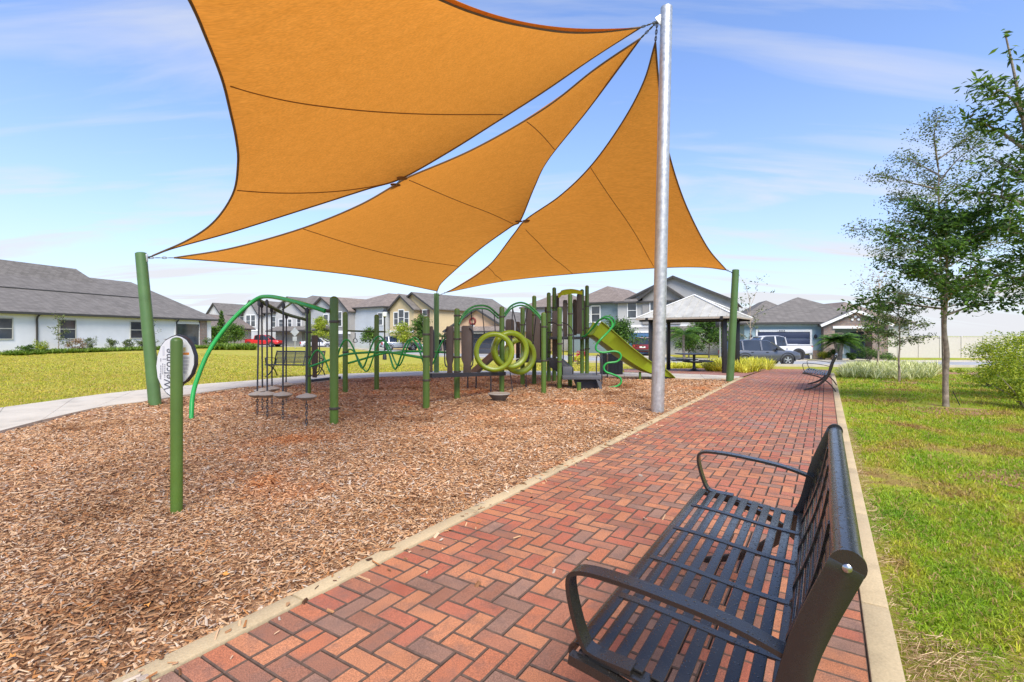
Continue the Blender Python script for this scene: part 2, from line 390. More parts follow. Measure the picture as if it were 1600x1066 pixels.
def brick_geo(w0, w1, u0, u1, g=.0022, top=.03, ch=.0055):
    w0 += g; w1 -= g; u0 += g; u1 -= g
    def ring(i, z): return [(u0+i, w0+i, z), (u0+i, w1-i, z), (u1-i, w1-i, z), (u1-i, w0+i, z)]
    return ring(0, -.02)+ring(0, top-ch)+ring(ch, top), [(0,1,5,4),(1,2,6,5),(2,3,7,6),(3,0,4,7),(4,5,9,8),(5,6,10,9),(6,7,11,10),(7,4,8,11),(8,9,10,11)]
DIRT = M('joint_dirt', (.10,.062,.045), .95, var=.3, scale=30)
def brick_path():
    root = structure('brick_path', 'red and grey brick path laid in herringbone between concrete kerbs')
    n = 40; b = MB()
    v = []; 
    for i in range(n+1):
        u = U0+(U1-U0)*i/n; v += [uw(u, WL_-.01, .002), uw(u, WR_+.01, .002)]
    b.add(v, [(2*i, 2*i+1, 2*i+3, 2*i+2) for i in range(n)]); b.build('joint_bed', SAND, root)
    s = .1015; rects = []
    for w0, w1 in ((WL_, WL_+.2), (WR_-.2, WR_)):
        u = U0
        while u < U1: rects.append((w0, w1, u, min(u+s, U1))); u += s
    a0, a1 = WL_+.2, WR_-.2
    for i in range(-20, 320):
        for j in range(-170, 190):
            x, y = (i+2*j)*s, (i-2*j)*s       # lattice (1,1),(2,-2)
            if not (-.3 < x < a1-a0+.3 and -.3 < y < U1-U0+.3): continue
            for r in ((x, x+2*s, y, y+s), (x, x+s, y+s, y+3*s)):
                c = clip_rect(a0+r[0], a0+r[1], U0+r[2], U0+r[3], a0, a1, U0, U1)
                if c: rects.append(c)
    def view(r):
        p = uw((r[2]+r[3])/2, (r[0]+r[1])/2)
        if p.y < .8: return None
        px = CX+F*p.x/p.y; py = HY+F*(H-p.z)/p.y
        return p.y if -20 < px < 1620 and py < 1090 else None
    seen = sorted([(view(r), i) for i, r in enumerate(rects) if view(r) is not None])
    single = set(i for _, i in seen[:300])
    meshes = {}
    rest = MB(); rot = math.atan2(DU.y, DU.x)
    for i, r in enumerate(rects):
        w0, w1, u0, u1 = r; uc, wc = (u0+u1)/2, (w0+w1)/2
        dz = random.uniform(-.0022, .0022)
        if i in single:
            key = (round(w1-w0, 3), round(u1-u0, 3))
            if key not in meshes:
                vv, ff = brick_geo(w0-wc, w1-wc, u0-uc, u1-uc); me = bpy.data.meshes.new('brick')
                me.from_pydata([(a, -b_, c) for a, b_, c in vv], [], ff); me.materials.append(BRICK_O); me.materials.append(DIRT)
                for pl in me.polygons: pl.material_index = int(pl.index < 8)
                bm = bmesh.new(); bm.from_mesh(me); bmesh.ops.recalc_face_normals(bm, faces=bm.faces); bm.to_mesh(me); bm.free(); meshes[key] = me
            o = link('brick', meshes[key], None, root); p = uw(uc, wc, dz); o.location = p
            o.rotation_euler = (random.uniform(-.008, .008), random.uniform(-.008, .008), rot+random.uniform(-.008, .008))
        else:
            vv, ff = brick_geo(w0-wc, w1-wc, u0-uc, u1-uc); p = uw(uc, wc, dz)
            rest.add([(p.x+DU.x*a+DW.x*b_, p.y+DU.y*a+DW.y*b_, p.z+c) for a, b_, c in vv], ff)
    o = rest.build('far_bricks', BRICK_I, root, smooth=False); o['kind'] = 'stuff'; o.data.materials.append(DIRT)
    o.data.polygons.foreach_set('material_index', (np.arange(len(o.data.polygons)) % 9 < 8).astype(np.int32))
    for w0, w1, ue in ((WL_-.112, WL_, 17.6), (WR_, WR_+.118, 22.5)):
        u = U0; b = None
        while u < ue:
            e = min(u+1.52, ue); b = MB(); g = .004
            b.hexa([uw(u+g, w0, -.05), uw(u+g, w1-.002, -.05), uw(e-g, w1-.002, -.05), uw(e-g, w0, -.05)], [uw(u+g, w0, .042), uw(u+g, w1-.002, .042), uw(e-g, w1-.002, .042), uw(e-g, w0, .042)])
            b.build('kerb_segment', KERB, root, bevel=.01); u = e
brick_path()
# --- the curved concrete walk behind the mulch, slab by slab
W_IN = [G(*p) for p in ((-260,770), (-120,712), (0,677), (80,656), (160,638), (230,629), (284,620), (320,615), (380,607), (470,600), (544,593), (660,588), (780,587), (900,588), (1000,590), (1080,593))]
W_OUT = [G(*p) for p in ((-330,690), (-130,660), (0,640), (80,629), (160,618), (234,610), (300,603.5), (340,600), (395,596), (480,588.5), (552,585), (665,581.5), (785,580.5), (900,581.5), (1000,584), (1080,586))]
W_IN.append(uw(17.55, WL_-.14)); W_OUT.append(uw(18.3, WL_-.2))
def sidewalk():
    root = structure('sidewalk', 'pale concrete footpath curving round the mulch bed')
    a = resample(crom(W_IN, 8), 241); b = resample(crom(W_OUT, 8), 241); step = 12
    for k in range(0, 240, step):
        m = MB(); v = []; 
        ia = [a[i].copy() for i in range(k, k+step+1)]; ib = [b[i].copy() for i in range(k, k+step+1)]
        for q in (ia, ib): q[-1] = q[-1].lerp(q[-2], .05); q[0] = q[0].lerp(q[1], .05)
        def zz(p, d): return (p.x, p.y, TZ(p.x, p.y)+d)
        top = [zz(p, .035) for p in ia]+[zz(p, .035) for p in reversed(ib)]
        n = len(ia)
        for z in (-.08, .035): v += [zz(p, z) for p in ia]; v += [zz(p, z) for p in ib]
        f = []
        for i in range(n-1):
            f += [(2*n+i, 2*n+i+1, 3*n+i+1, 3*n+i), (i, i+1, 2*n+i+1, 2*n+i), (n+i, n+i+1, 3*n+i+1, 3*n+i)]
        f += [(0, n, 3*n, 2*n), (n-1, 2*n-1, 4*n-1, 3*n-1)]
        m.add(v, f); m.build('slab', WALK, root)
sidewalk()
# --- mulch bed
poly = [uw(u, WL_-.108) for u in np.linspace(-5, 17.5, 30)]+[p for p in reversed(resample(crom(W_IN, 8), 80))]
poly = poly+[Vector((-13, 2, 0)), Vector((-13, -4.5, 0))]
POLY = np.array([(p.x, p.y) for p in poly])
def inside(x, y, Q=POLY):
    r = np.zeros(len(x), bool); n = len(Q)
    for i in range(n):
        x1, y1 = Q[i]; x2, y2 = Q[(i+1) % n]
        c = ((y1 > y) != (y2 > y)) & (x < (x2-x1)*(y-y1)/(y2-y1+1e-12)+x1); r ^= c
    return r
def hN(x, y): return .016*np.sin(1.7*x+.6*y)*np.sin(1.1*y-.8*x)+.012*np.sin(4.1*x-2.3*y+1)*np.sin(3.3*y+1.9*x)-.006
TZv = np.vectorize(TZ)
def mulch():
    gx, gy = np.meshgrid(np.arange(-14, 12, .22), np.arange(-5, 19.5, .22)); gx = gx.ravel()+rng.uniform(-.05, .05, gx.size); gy = gy.ravel()+rng.uniform(-.05, .05, gy.size)
    k = inside(gx, gy); pts = [Vector((a, b)) for a, b in zip(gx[k], gy[k])]
    nP = len(POLY); allp = [Vector((a, b)) for a, b in POLY]+pts
    v, e, f, *_ = geometry.delaunay_2d_cdt(allp, [(i, (i+1) % nP) for i in range(nP)], [], 1, 1e-5)
    vx = np.array([(p.x, p.y) for p in v]); z = TZv(vx[:, 0], vx[:, 1])+.004+hN(vx[:, 0], vx[:, 1])
    f = [q if len(q) == 3 else q[:3] for q in f]
    o = np_mesh('mulch_bed', np.column_stack([vx, z]), np.array(f), MULCH, None, True); tag(o, kind='structure')
    # chips, thick near the camera, thinner and larger far off
    out = []
    for (y0, y1, dens, sc) in ((.9, 4.2, 3300, 1.), (4.2, 8, 1500, 1.25), (8, 18, 330, 1.9)):
        A = 26*(y1-y0); n = int(A*dens); x = rng.uniform(-14, 12, n); y = rng.uniform(y0, y1, n)
        vis = (np.abs(x) < 1.12*y+.4); x, y = x[vis], y[vis]; k = inside(x, y); x, y = x[k], y[k]; out.append((x, y, np.full(len(x), sc)))
    x = np.concatenate([o[0] for o in out]); y = np.concatenate([o[1] for o in out]); sc = np.concatenate([o[2] for o in out]); n = len(x)
    z = TZv(x, y)+hN(x, y)+.006+rng.uniform(0, .016, n)
    L = rng.gamma(3.2, .0036, n)*sc+.005; Wd = rng.uniform(.0035, .0105, n)*sc; T = rng.uniform(.0015, .004, n)*sc
    a = rng.uniform(0, 2*np.pi, n); ti = rng.normal(0, .28, n); ro = rng.normal(0, .45, n)
    sh = np.array([(-1,-.7,0), (1,-.45,0), (.9,.8,0), (-.95,.55,0), (-.7,-.1,1), (.75,.15,1)])
    q = sh[None]*np.stack([L, Wd, T], 1)[:, None, :]
    q[:, :, 0] *= rng.uniform(.75, 1.2, (n, 6)); q[:, :, 1] *= rng.uniform(.6, 1.3, (n, 6))
    def rot(q, i, j, t):
        c, s = np.cos(t)[:, None], np.sin(t)[:, None]; A, B = q[:, :, i].copy(), q[:, :, j].copy(); q[:, :, i] = A*c-B*s; q[:, :, j] = A*s+B*c
    rot(q, 1, 2, ro); rot(q, 0, 2, ti); rot(q, 0, 1, a)
    q += np.stack([x, y, z], 1)[:, None, :]
    tri = np.array([(0,1,5),(0,5,4),(1,2,5),(2,3,4),(2,4,5),(3,0,4)])
    f = (tri[None]+6*np.arange(n)[:, None, None]).reshape(-1, 3)
    o = np_mesh('wood_chips', q.reshape(-1, 3), f, CHIP); tag(o, 'loose brown wood chips covering the mulch bed', 'mulch', kind='stuff')
    # strays kicked onto the path
    r2 = np.random.default_rng(8); n2 = 420; pick = r2.integers(0, n, n2); uu = r2.uniform(0, 14, n2); ww = WL_-.1+np.abs(r2.normal(0, .16, n2))*np.where(r2.random(n2) < .12, 5, 1); ww = np.clip(ww, WL_-.1, WR_-.1)
    q2 = q[pick]-np.stack([x, y, z], 1)[pick][:, None, :]; px_ = DU.x*uu+DW.x*ww; py_ = DU.y*uu+DW.y*ww; q2 = q2+np.stack([px_, py_, TZv(px_, py_)+np.where(ww < WL_, .047, .036)], 1)[:, None, :]
    o = np_mesh('stray_chips', q2.reshape(-1, 3), (tri[None]+6*np.arange(n2)[:, None, None]).reshape(-1, 3), CHIP); tag(o, 'stray wood chips scattered over the kerb and path edge', 'mulch', kind='stuff')
    # a few fallen leaves
    for i, (px, py) in enumerate(((229,955), (136,958), (20,1035), (311,873), (352,906))):
        p = G(px, py); m = MB(); r = random.uniform(.012, .02); t0 = random.uniform(0, 6.28)
        ring = [(p.x+r*(1.5 if j % 2 == 0 else .75)*math.cos(t0+j*.785), p.y+r*(1.4 if j % 2 == 0 else .7)*math.sin(t0+j*.785), p.z+.024+random.uniform(0, .016)) for j in range(8)]
        m.add(ring+[(p.x, p.y, p.z+.03)], [(j, (j+1) % 8, 8) for j in range(8)])
        where = ('midway between corner and kerb', 'left of the middle leaf', 'at the lower left corner of the picture', 'farthest back near the sign post', 'closest of all to the concrete kerb')[i]
        tag(m.build('fallen_leaf', M('dry_leaf', (.62,.26,.05), .7, var=.3)), 'small orange fallen leaf on the wood chips '+where, 'leaf', 'fallen leaves on the mulch')
mulch()
# --- plaza bricks under the pavilion (too far to tell apart), street, drives
def plaza_mat():
    t = NT('plaza_paving'); b = t.n('ShaderNodeTexBrick'); t.l(t.map(t.pos, (1,1,1), (0,0,PTH)), b.inputs['Vector']); b.inputs['Scale'].default_value = 1.; b.inputs['Brick Width'].default_value = .2; b.inputs['Row Height'].default_value = .1; b.inputs['Mortar Size'].default_value = .006
    b.inputs['Color1'].default_value = (.36,.13,.09,1); b.inputs['Color2'].default_value = (.26,.13,.10,1); b.inputs['Mortar'].default_value = (.08,.05,.04,1)
    return t.done(t.mix(.4, b.outputs[0], t.ramp(t.noise(2, 4), [(.3, (.22,.11,.085)), (.7, (.38,.17,.12))])), .65)
def sheet(name, pts, mat, dz, step=1.0):
    """pts: world outline; draped on the land"""
    Q = np.array([(p[0], p[1]) for p in pts]); x0, y0 = Q.min(0); x1, y1 = Q.max(0)
    gx, gy = np.meshgrid(np.arange(x0, x1, step), np.arange(y0, y1, step)); gx, gy = gx.ravel(), gy.ravel(); k = inside(gx, gy, Q)
    dense = []
    for i in range(len(Q)):
        a, b = Q[i], Q[(i+1) % len(Q)]; n = max(1, int(np.linalg.norm(b-a)/step)); dense += [tuple(a+(b-a)*j/n) for j in range(n)]
    n = len(dense); v, e, f, *_ = geometry.delaunay_2d_cdt([Vector(p) for p in dense]+[Vector((a, b)) for a, b in zip(gx[k], gy[k])], [(i, (i+1) % n) for i in range(n)], [], 1, 1e-4)
    o = np_mesh(name, np.array([(p.x, p.y, TZ(p.x, p.y)+dz) for p in v]), np.array([q[:3] for q in f]), mat, None, True); return tag(o, kind='structure')
PLAZA = [uw(17.6, WL_-.14), uw(26.5, WL_-.05), uw(26.6, WL_-2), (8.6, 24.6), (5.4, 24.0), (4.6, 20.2), tuple(W_OUT[-2].xy)]
sheet('plaza_paving', [(p[0], p[1]) for p in PLAZA], plaza_mat(), .012)
STREET = [(80,31.5), (45,31.5), (26,31.5), (16,33.2), (5,39.5), (-8,50), (-24,63), (-48,80), (-90,104)]
def offset_line(pts, d):
    out = []
    for i, p in enumerate(pts):
        a = Vector(pts[max(i-1, 0)]); b = Vector(pts[min(i+1, len(pts)-1)]); t = (b-a).normalized(); out.append((p[0]-t.y*d, p[1]+t.x*d))
    return out
sheet('street', offset_line(STREET, 3.6)+offset_line(STREET, -3.6)[::-1], ASPH, .004, 2.)
def kerb_line(name, line, w, mat):
    m = MB(); l2 = resample([Vector((p[0], p[1], 0)) for p in line], 60); k = []
    for i, p in enumerate(l2):
        t = (l2[min(i+1, 59)]-l2[max(i-1, 0)]).normalized(); nrm = Vector((-t.y, t.x, 0)); z = TZ(p.x, p.y)
        k.append([(p.x-nrm.x*w/2, p.y-nrm.y*w/2, z-.05), (p.x+nrm.x*w/2, p.y+nrm.y*w/2, z-.05), (p.x+nrm.x*w/2, p.y+nrm.y*w/2, z+.11), (p.x-nrm.x*w/2, p.y-nrm.y*w/2, z+.11)])
    v = [q for r in k for q in r]; f = [(4*i+j, 4*i+(j+1) % 4, 4*i+4+(j+1) % 4, 4*i+4+j) for i in range(59) for j in range(4)]
    m.add(v, f); tag(m.build(name, mat), kind='structure')
kerb_line('street_kerb', offset_line(STREET, 3.75), .3, WALK)
kerb_line('street_kerb', offset_line(STREET, -3.75), .3, WALK)
for q in ([(12.5,34.9), (19.0,34.4), (24.2,40.0), (18.8,40.2)], [(8.5,39.0), (13.0,37.0), (16.0,53.2), (10.6,53.5)], [(-13.5,57.0), (-7.5,52.4), (-3.2,60), (-9,64)], [(-4.8,52.2), (-.8,46.6), (2,50), (-3.5,52.5)]):
    sheet('driveway', q, WALK, .012, 2.)
# --- grass blades
def grass(name, label, xr, bands, keep, hh, seed):
    r = np.random.default_rng(seed); X, Y, SZ = [], [], []
    for (y0, y1, dens, sc) in bands:
        n = int((xr[1]-xr[0])*(y1-y0)*dens); x = r.uniform(*xr, n); y = r.uniform(y0, y1, n); k = (np.abs(x) < 1.1*y+.4) & keep(x, y); X.append(x[k]); Y.append(y[k]); SZ.append(np.full(k.sum(), sc))
    x, y, sz = map(np.concatenate, (X, Y, SZ)); n = len(x); z = TZv(x, y)-.03
    clump = .7+.5*np.sin(2.1*x+1.3*y)*np.sin(1.7*y-.9*x)+.3*np.sin(6.3*x-4*y)
    h = hh*r.uniform(.45, 1.15, n)*(.75+.35*clump)*np.sqrt(sz); w = .0028*sz*r.uniform(.7, 1.4, n); a = r.uniform(0, 2*np.pi, n); lean = np.abs(r.normal(.95, .5, n))
    ca, sa = np.cos(a), np.sin(a); la = r.uniform(0, 2*np.pi, n); dx, dy = np.cos(la)*lean*h, np.sin(la)*lean*h
    v = np.empty((n, 5, 3))
    v[:, 0] = np.stack([x-ca*w, y-sa*w, z], 1); v[:, 1] = np.stack([x+ca*w, y+sa*w, z], 1)
    v[:, 2] = np.stack([x+dx*.45+ca*w*.8, y+dy*.45+sa*w*.8, z+h*.65], 1); v[:, 3] = np.stack([x+dx*.45-ca*w*.8, y+dy*.45-sa*w*.8, z+h*.65], 1)
    v[:, 4] = np.stack([x+dx*1.15, y+dy*1.15, z+h*np.clip(1.1-lean*.35, .6, 1.1)], 1)
    f = (np.array([(0,1,2),(0,2,3),(3,2,4)])[None]+5*np.arange(n)[:, None, None]).reshape(-1, 3)
    tag(np_mesh(name, v.reshape(-1, 3), f, BLADE), label, 'grass', kind='stuff')
OUTQ = np.array([(p.x, p.y) for p in resample(crom(W_OUT, 8), 80)]+[(9.5, 26), (2, 33), (-8, 42), (-40, 60), (-40, -2)])
def keep_r(x, y):
    w = x*DW.x+y*DW.y; u = x*DU.x+y*DU.y
    bare = np.sin(1.3*x+.4)*np.sin(.9*y+1.7*x)+.5*np.sin(3.1*y-2*x)
    edge = w-(WR_+.16)
    ok = (edge > .0) & ((edge > .05) | (rng.random(len(x)) < .4)) & (u < 24)
    near = (edge < .45) & (y < 2.2) & (y > .0)
    ok &= ~(near & (rng.random(len(x)) < .8))
    ok &= ~((bare > .95) & (rng.random(len(x)) < .75))
    ring = np.hypot(x-8.85, (y-10)*.8) < .55; ok &= ~(ring & (rng.random(len(x)) < .85))
    return ok
grass('grass', 'green lawn with dry brown patches right of the brick path', (.5, 22), ((1., 4., 6500, 1.), (4, 8, 2300, 1.45), (8, 13, 800, 2.1), (13, 23, 260, 3.2)), keep_r, .038, 3)
grass('grass', 'yellowed lawn beyond the curved concrete footpath', (-33, 10), ((5, 12, 900, 2.0), (12, 20, 320, 3.0), (20, 33, 110, 4.5)), lambda x, y: inside(x, y, OUTQ), .028, 5)
# dead straw and litter beside the kerb
STRAW = leaf_mat('dry_straw', (.26,.15,.07), (.56,.40,.24), .1, .8)
def litter():
    r = np.random.default_rng(21); n = 9000; u = r.uniform(1.2, 9, n); u = np.where((u > 3.0) & (r.random(n) < .72), r.uniform(1.2, 3.0, n), u); w = WR_+.13+np.abs(r.normal(0, .22, n))*np.where(u < 3.0, 1.3, .2)
    x = DU.x*u+DW.x*w; y = DU.y*u+DW.y*w; z = TZv(x, y)-.02+r.uniform(0, .02, n); L = r.uniform(.006, .032, n); a = r.uniform(0, 6.28, n); wd = r.uniform(.0003, .0011, n)
    t = r.normal(0, .25, n); ca, sa = np.cos(a), np.sin(a)
    v = np.empty((n, 4, 3)); 
    for k, (s, q) in enumerate(((-1,-1), (1,-1), (1,1), (-1,1))): v[:, k] = np.stack([x+ca*L*s-sa*wd*q, y+sa*L*s+ca*wd*q, z+np.abs(t*L)*(1+s*.8)+.0006*q], 1)
    f = (np.array([(0,1,2,3)])[None]+4*np.arange(n)[:, None, None]).reshape(-1, 4)
    tag(np_mesh('straw_litter', v.reshape(-1, 3), f, STRAW), 'dry straw and wood scraps along the kerb beside the lawn', 'litter', kind='stuff')
litter()
for k, (px, py, rx, ry) in enumerate(((1590, 745, .5, .35), (1478, 640, .75, .6), (1405, 596, .5, .45), (1500, 582, 2.4, .9))):
    c = G(px, py); t = [(c.x+rx*(1+.22*math.sin(3*a+k))*math.cos(a), c.y+ry*(1+.2*math.sin(2*a+k*2))*math.sin(a)) for a in np.linspace(0, 2*math.pi, 22)[:-1]]
    sheet('bare_mulch_patch', t, MULCH, -.022, .3)
# ================================================================== SHADE SAILS
GALV = None
def galv_mat():
    t = NT('galvanised_steel'); n = t.noise(14, 5, .7); r = t.noise(1., 4, .7, vec=t.map(t.pos, (9, 9, .8)))
    c = t.ramp(n, [(.3, (.40,.40,.40)), (.7, (.60,.60,.59))]); c = t.mix(t.gray(r, .64, .8), c, (.36,.28,.20))
    return t.done(c, t.gray(n, .3, .7, .34, .55), .7)
GALV = galv_mat()
def pole(name, label, base, top, r0, r1, mat, seams=()):
    b, t = Vector(base), Vector(top); th = thing(name, label, 'pole', b, group=None)
    MB().tube([b-Vector((0,0,.1)), t, t+(t-b).normalized()*.012], [r0, r1, r1*.8], 24).build('shaft', mat, th)
    d = (t-b).normalized()
    for s in seams: 
        q = b.lerp(t, s); r = lerp(r0, r1, s)+.0025; MB().cyl(q-d*.012, q+d*.012, r, r, 24).build('weld_ring', mat, th)
    return th
pA0 = G(1027, 643); pA1 = P(1041.5, 12, 9.05); tall = pole('shade_pole', 'tall galvanised steel pole carrying all three orange sails', pA0, pA1, .118, .105, GALV, (.24,))
pL0 = G(243, 633); pL1 = P(220, 396, pL0.y+.1); pole_l = pole('shade_pole', 'leaning green steel post at the end of the footpath, left of the welcome sign', pL0, pL1, .112, .1, DGREEN)
pF0 = GZ(682, 19.2); pF1 = P(682, 459, 19.2); pole_f = pole('shade_pole', 'green steel post at the back of the playground where two sails meet', pF0, pF1, .1, .1, DGREEN)
pR0 = G(1140, 596); pR1 = P(1149.5, 422, pR0.y); pole_r = pole('shade_pole', 'leaning green steel post in front of the pavilion', pR0, pR1, .112, .1, DGREEN)
pB0 = Vector((-1.9, -2.3, 0)); pB1 = Vector((-2.0, -2.6, 5.5)); pole_b = pole('shade_pole', 'galvanised steel pole behind the viewer holding the largest sail', pB0, pB1, .118, .105, GALV)
def bez(pts, n=97): return resample(crom([p if isinstance(p, Vector) else P(*p) for p in pts], 10), n)
def sail(name, label, corner_edges, seams, sag):
    """edges e0: A->B (v along), e1: A->C, e2: B->C (u along); A is the pinched corner"""
    e0, e1, e2 = corner_edges; n = 97; A, B, C = e0[0], e0[-1], e1[-1]
    def ev(e, t):
        x = t*(n-1); i = min(int(x), n-2); return e[i].lerp(e[i+1], x-i)
    def S_(u, v):
        # Coons patch with one pinched side
        p = ev(e0, v)*(1-u)+ev(e1, v)*u + A*(1-v)+ev(e2, u)*v - (A*(1-v)+(B*(1-u)+C*u)*v)
        return p+Vector((0, 0, sag*16*u*(1-u)*v*(1-v)))
    # relax the patch into a taut membrane with fixed edges
    g = 48; X = np.array([[tuple(S_(i/g, j/g)) for i in range(g+1)] for j in range(g+1)])
    for _ in range(1500): X[1:-1, 1:-1] = (X[:-2, 1:-1]+X[2:, 1:-1]+X[1:-1, :-2]+X[1:-1, 2:])/4
    def S_(u, v):
        a, b = min(u, .99999)*g, min(v, .99999)*g; i, j = int(a), int(b); a -= i; b -= j
        return Vector(tuple((X[j, i]*(1-a)+X[j, i+1]*a)*(1-b)+(X[j+1, i]*(1-a)+X[j+1, i+1]*a)*b))
    th = thing(name, label, 'shade sail', A)
    m = 48; vs = []; fs = []
    for j in range(m+1):
        for i in range(m+1): vs.append(S_(i/m, j/m))
    for j in range(m):
        for i in range(m): fs.append((j*(m+1)+i, j*(m+1)+i+1, (j+1)*(m+1)+i+1, (j+1)*(m+1)+i))
    MB().add(vs, fs).build('cloth', SAIL, th, angle=180)
    hem = M('sail_hem', (.14,.085,.045), .8)
    for e in (e0, e1, e2): MB().tube(e, .017, 6).build('edge_hem', hem, th)
    sm = M('sail_seam', (.22,.09,.02), .85)
    gs = [S_(i/110, j/110) for j in range(111) for i in range(111)]; ga = np.array([(p.x, p.y, p.z) for p in gs]); ok = ga[:, 1] > .5
    gp = np.stack([CX+F*ga[:, 0]/np.where(ok, ga[:, 1], 1), HY-F*(ga[:, 2]-H)/np.where(ok, ga[:, 1], 1)], 1); gp[~ok] = 1e9
    for poly_ in seams:
        dense = resample(crom([Vector((x, y, 0)) for x, y in poly_], 8), 26); pts = []
        for q in dense:
            d2 = ((gp-np.array([q.x, q.y]))**2).sum(1); k = np.argsort(d2)[:4]; w = 1/(d2[k]+.3); pts.append(Vector((ga[k]*w[:, None]).sum(0)/w.sum()))
        for _ in range(9): pts = [pts[0]]+[(pts[i-1]+pts[i]*2+pts[i+1])/4 for i in range(1, len(pts)-1)]+[pts[-1]]
        pts = [p-Vector((0,0,.012)) for p in pts]; MB().tube(pts, .009, 5).build('seam', sm, th)
    return th, S_
aA = P(1027, 34, 9.05)
cA1, cA2, cA3 = P(1001, 43, 9.1), P(1001, 60, 9.2), P(1024, 66, 9.25)
cL1, cL2 = P(238, 400, pL0.y+.0), P(272, 403, pL0.y+.35)
cF2, cF3 = P(683, 455, 19.0), P(697, 457, 18.95)
cR3 = P(1135, 422, pR0.y-.1)
B1 = Vector((-1.75, -1.7, 4.6))
s1L = bez([cL1, (294,375,9.4), (334,347,8.85), (364,303,8.1), (372,255,7.4), (369,217,6.9), (360,175,6.4), (347.5,125,5.85), (322.5,60,5.2), (296,0,4.65), Vector((-2.88,3.9,4.62)), Vector((-2.7,2.8,4.68)), Vector((-2.42,1.2,4.7)), B1])
s1A = bez([cL1, (272,387.5,9.85), (362,362.5,9.7), (481,325,9.55), (575,295,9.45), (627,279,9.4), (700,238,9.3), (775,191,9.25), (850,143,9.2), (930,88,9.15), cA1])
s1B = bez([B1, Vector((-1.5,1.2,4.42)), (470,-120,3.3), (600,-42,4.3), (690,0,5.3), (740,20,5.9), (800,37,6.6), (880,50,7.6), (940,50,8.4), cA1])
sail('shade_sail', 'largest orange shade sail, highest and closest overhead', (s1A[::-1], s1B[::-1], s1L), (((360,133), (440,156), (540,170), (660,178), (785,178)), ((371,297), (440,301), (520,299), (600,289))), -.12)
s2L = bez([cA2, (930,108,9.3), (850,170,9.45), (740,233,9.65), (640,276,9.8), (619,288,9.85), (559,322,9.95), (469,358,10.1), (362,388,10.25), cL2])
s2F = bez([cA2, (960,116,9.8), (915,176,10.7), (856,250,11.9), (835,292,12.6), (813,345,13.4), (799,354,13.7), (754,386,15.0), (718,416,16.6), (690,442,18.3), cF2])
s2X = bez([cL2, (362,410,11.8), (469,420,13.8), (559,431,15.6), (630,444,17.3), cF2])
sail('shade_sail', 'middle orange shade sail stretched low towards the leaning left post', (s2L, s2F, s2X), (((822,192), (846,210), (868,232)), ((640,280), (700,308), (760,330), (802,349)), ((474,357), (560,385), (640,404), (716,416))), .1)
s3A = bez([cF3, (721,445,18.0), (763,416,16.4), (802,367,14.6), (822,343,13.8), (874,307,12.7), (922,261,11.7), (970,195,10.7), (1005,130,9.9), cA3])
s3R = bez([cF3, (786,439.5,18.2), (895,428,17.3), (1022,419,16.2), (1095,417.5,15.4), cR3])
s3X = bez([cA3, (1029,125,9.9), (1037,190,10.9), (1048,250,11.9), (1072,321,13.1), (1105,386,14.3), cR3])
sail('shade_sail', 'right orange shade sail behind the tall steel pole', (s3A, s3R, s3X), (((763,416), (774,429), (786,439)), ((822,358), (855,394), (895,427)), ((923,262), (955,310), (990,360), (1021,416))), .1)
CABLE = M('steel_cable', (.12,.12,.12), .4, .8)
def chain(p0, p1, parent, eye=True, n=None):
    m = MB(); d = (p1-p0); n = n or max(2, int(d.length/.09)); m.tube([p0, p1], .008, 6)
    for i in range(n):
        q = p0.lerp(p1, (i+.5)/n); ring = []
        a = d.normalized(); s = a.cross(Vector((0,0,1)) if i % 2 else Vector((0,1,0))).normalized()
        for k in range(10):
            t = k*.628; ring.append(q+a*(.045*math.cos(t))+s*(.02*math.sin(t)))
        m.tube(ring, .006, 5, closed=True)
    m.build('turnbuckle', CABLE, parent)
for q in (cA1, cA2, cA3): chain(aA, q, tall)
def bracket(parent, p, q):
    MB().bar(p, q, .02, .16).build('bracket', GALV, parent, bevel=.004)
bracket(tall, P(1036, 28, 9.05), aA)
cl = P(231, 403, pL0.y+.1); bracket(pole_l, P(222, 403, pL0.y+.1), cl); chain(cl, cL1, pole_l, n=2); chain(cl, cL2, pole_l)
chain(P(682, 461, 19.2), cF2, pole_f, n=2); chain(P(684, 462, 19.2), cF3, pole_f, n=3); chain(P(1146, 427, pR0.y), cR3, pole_r)
for (a, b, lab) in (((627,280,9.4), (619,288,9.85), 'link plate tying the largest sail to the middle sail'), ((812,346,13.4), (821,345,13.8), 'link plate tying the middle sail to the right sail')):
    a, b = P(*a), P(*b); th = thing('sail_link', 'small steel '+lab, 'fitting', a)
    MB().tube([a, b], .012, 6).build('shackle', CABLE, th)
    pad = M('sail_patch', (.24,.10,.03), .85)
    for c, s in ((a, -1), (b, 1)):
        m = MB(); d = (b-a).normalized(); m.lathe([(.01,-.008), (.10,-.006), (.105,0), (.10,.006), (.01,.008)], c+d*s*.07, 14); m.build('corner_patch', pad, th)
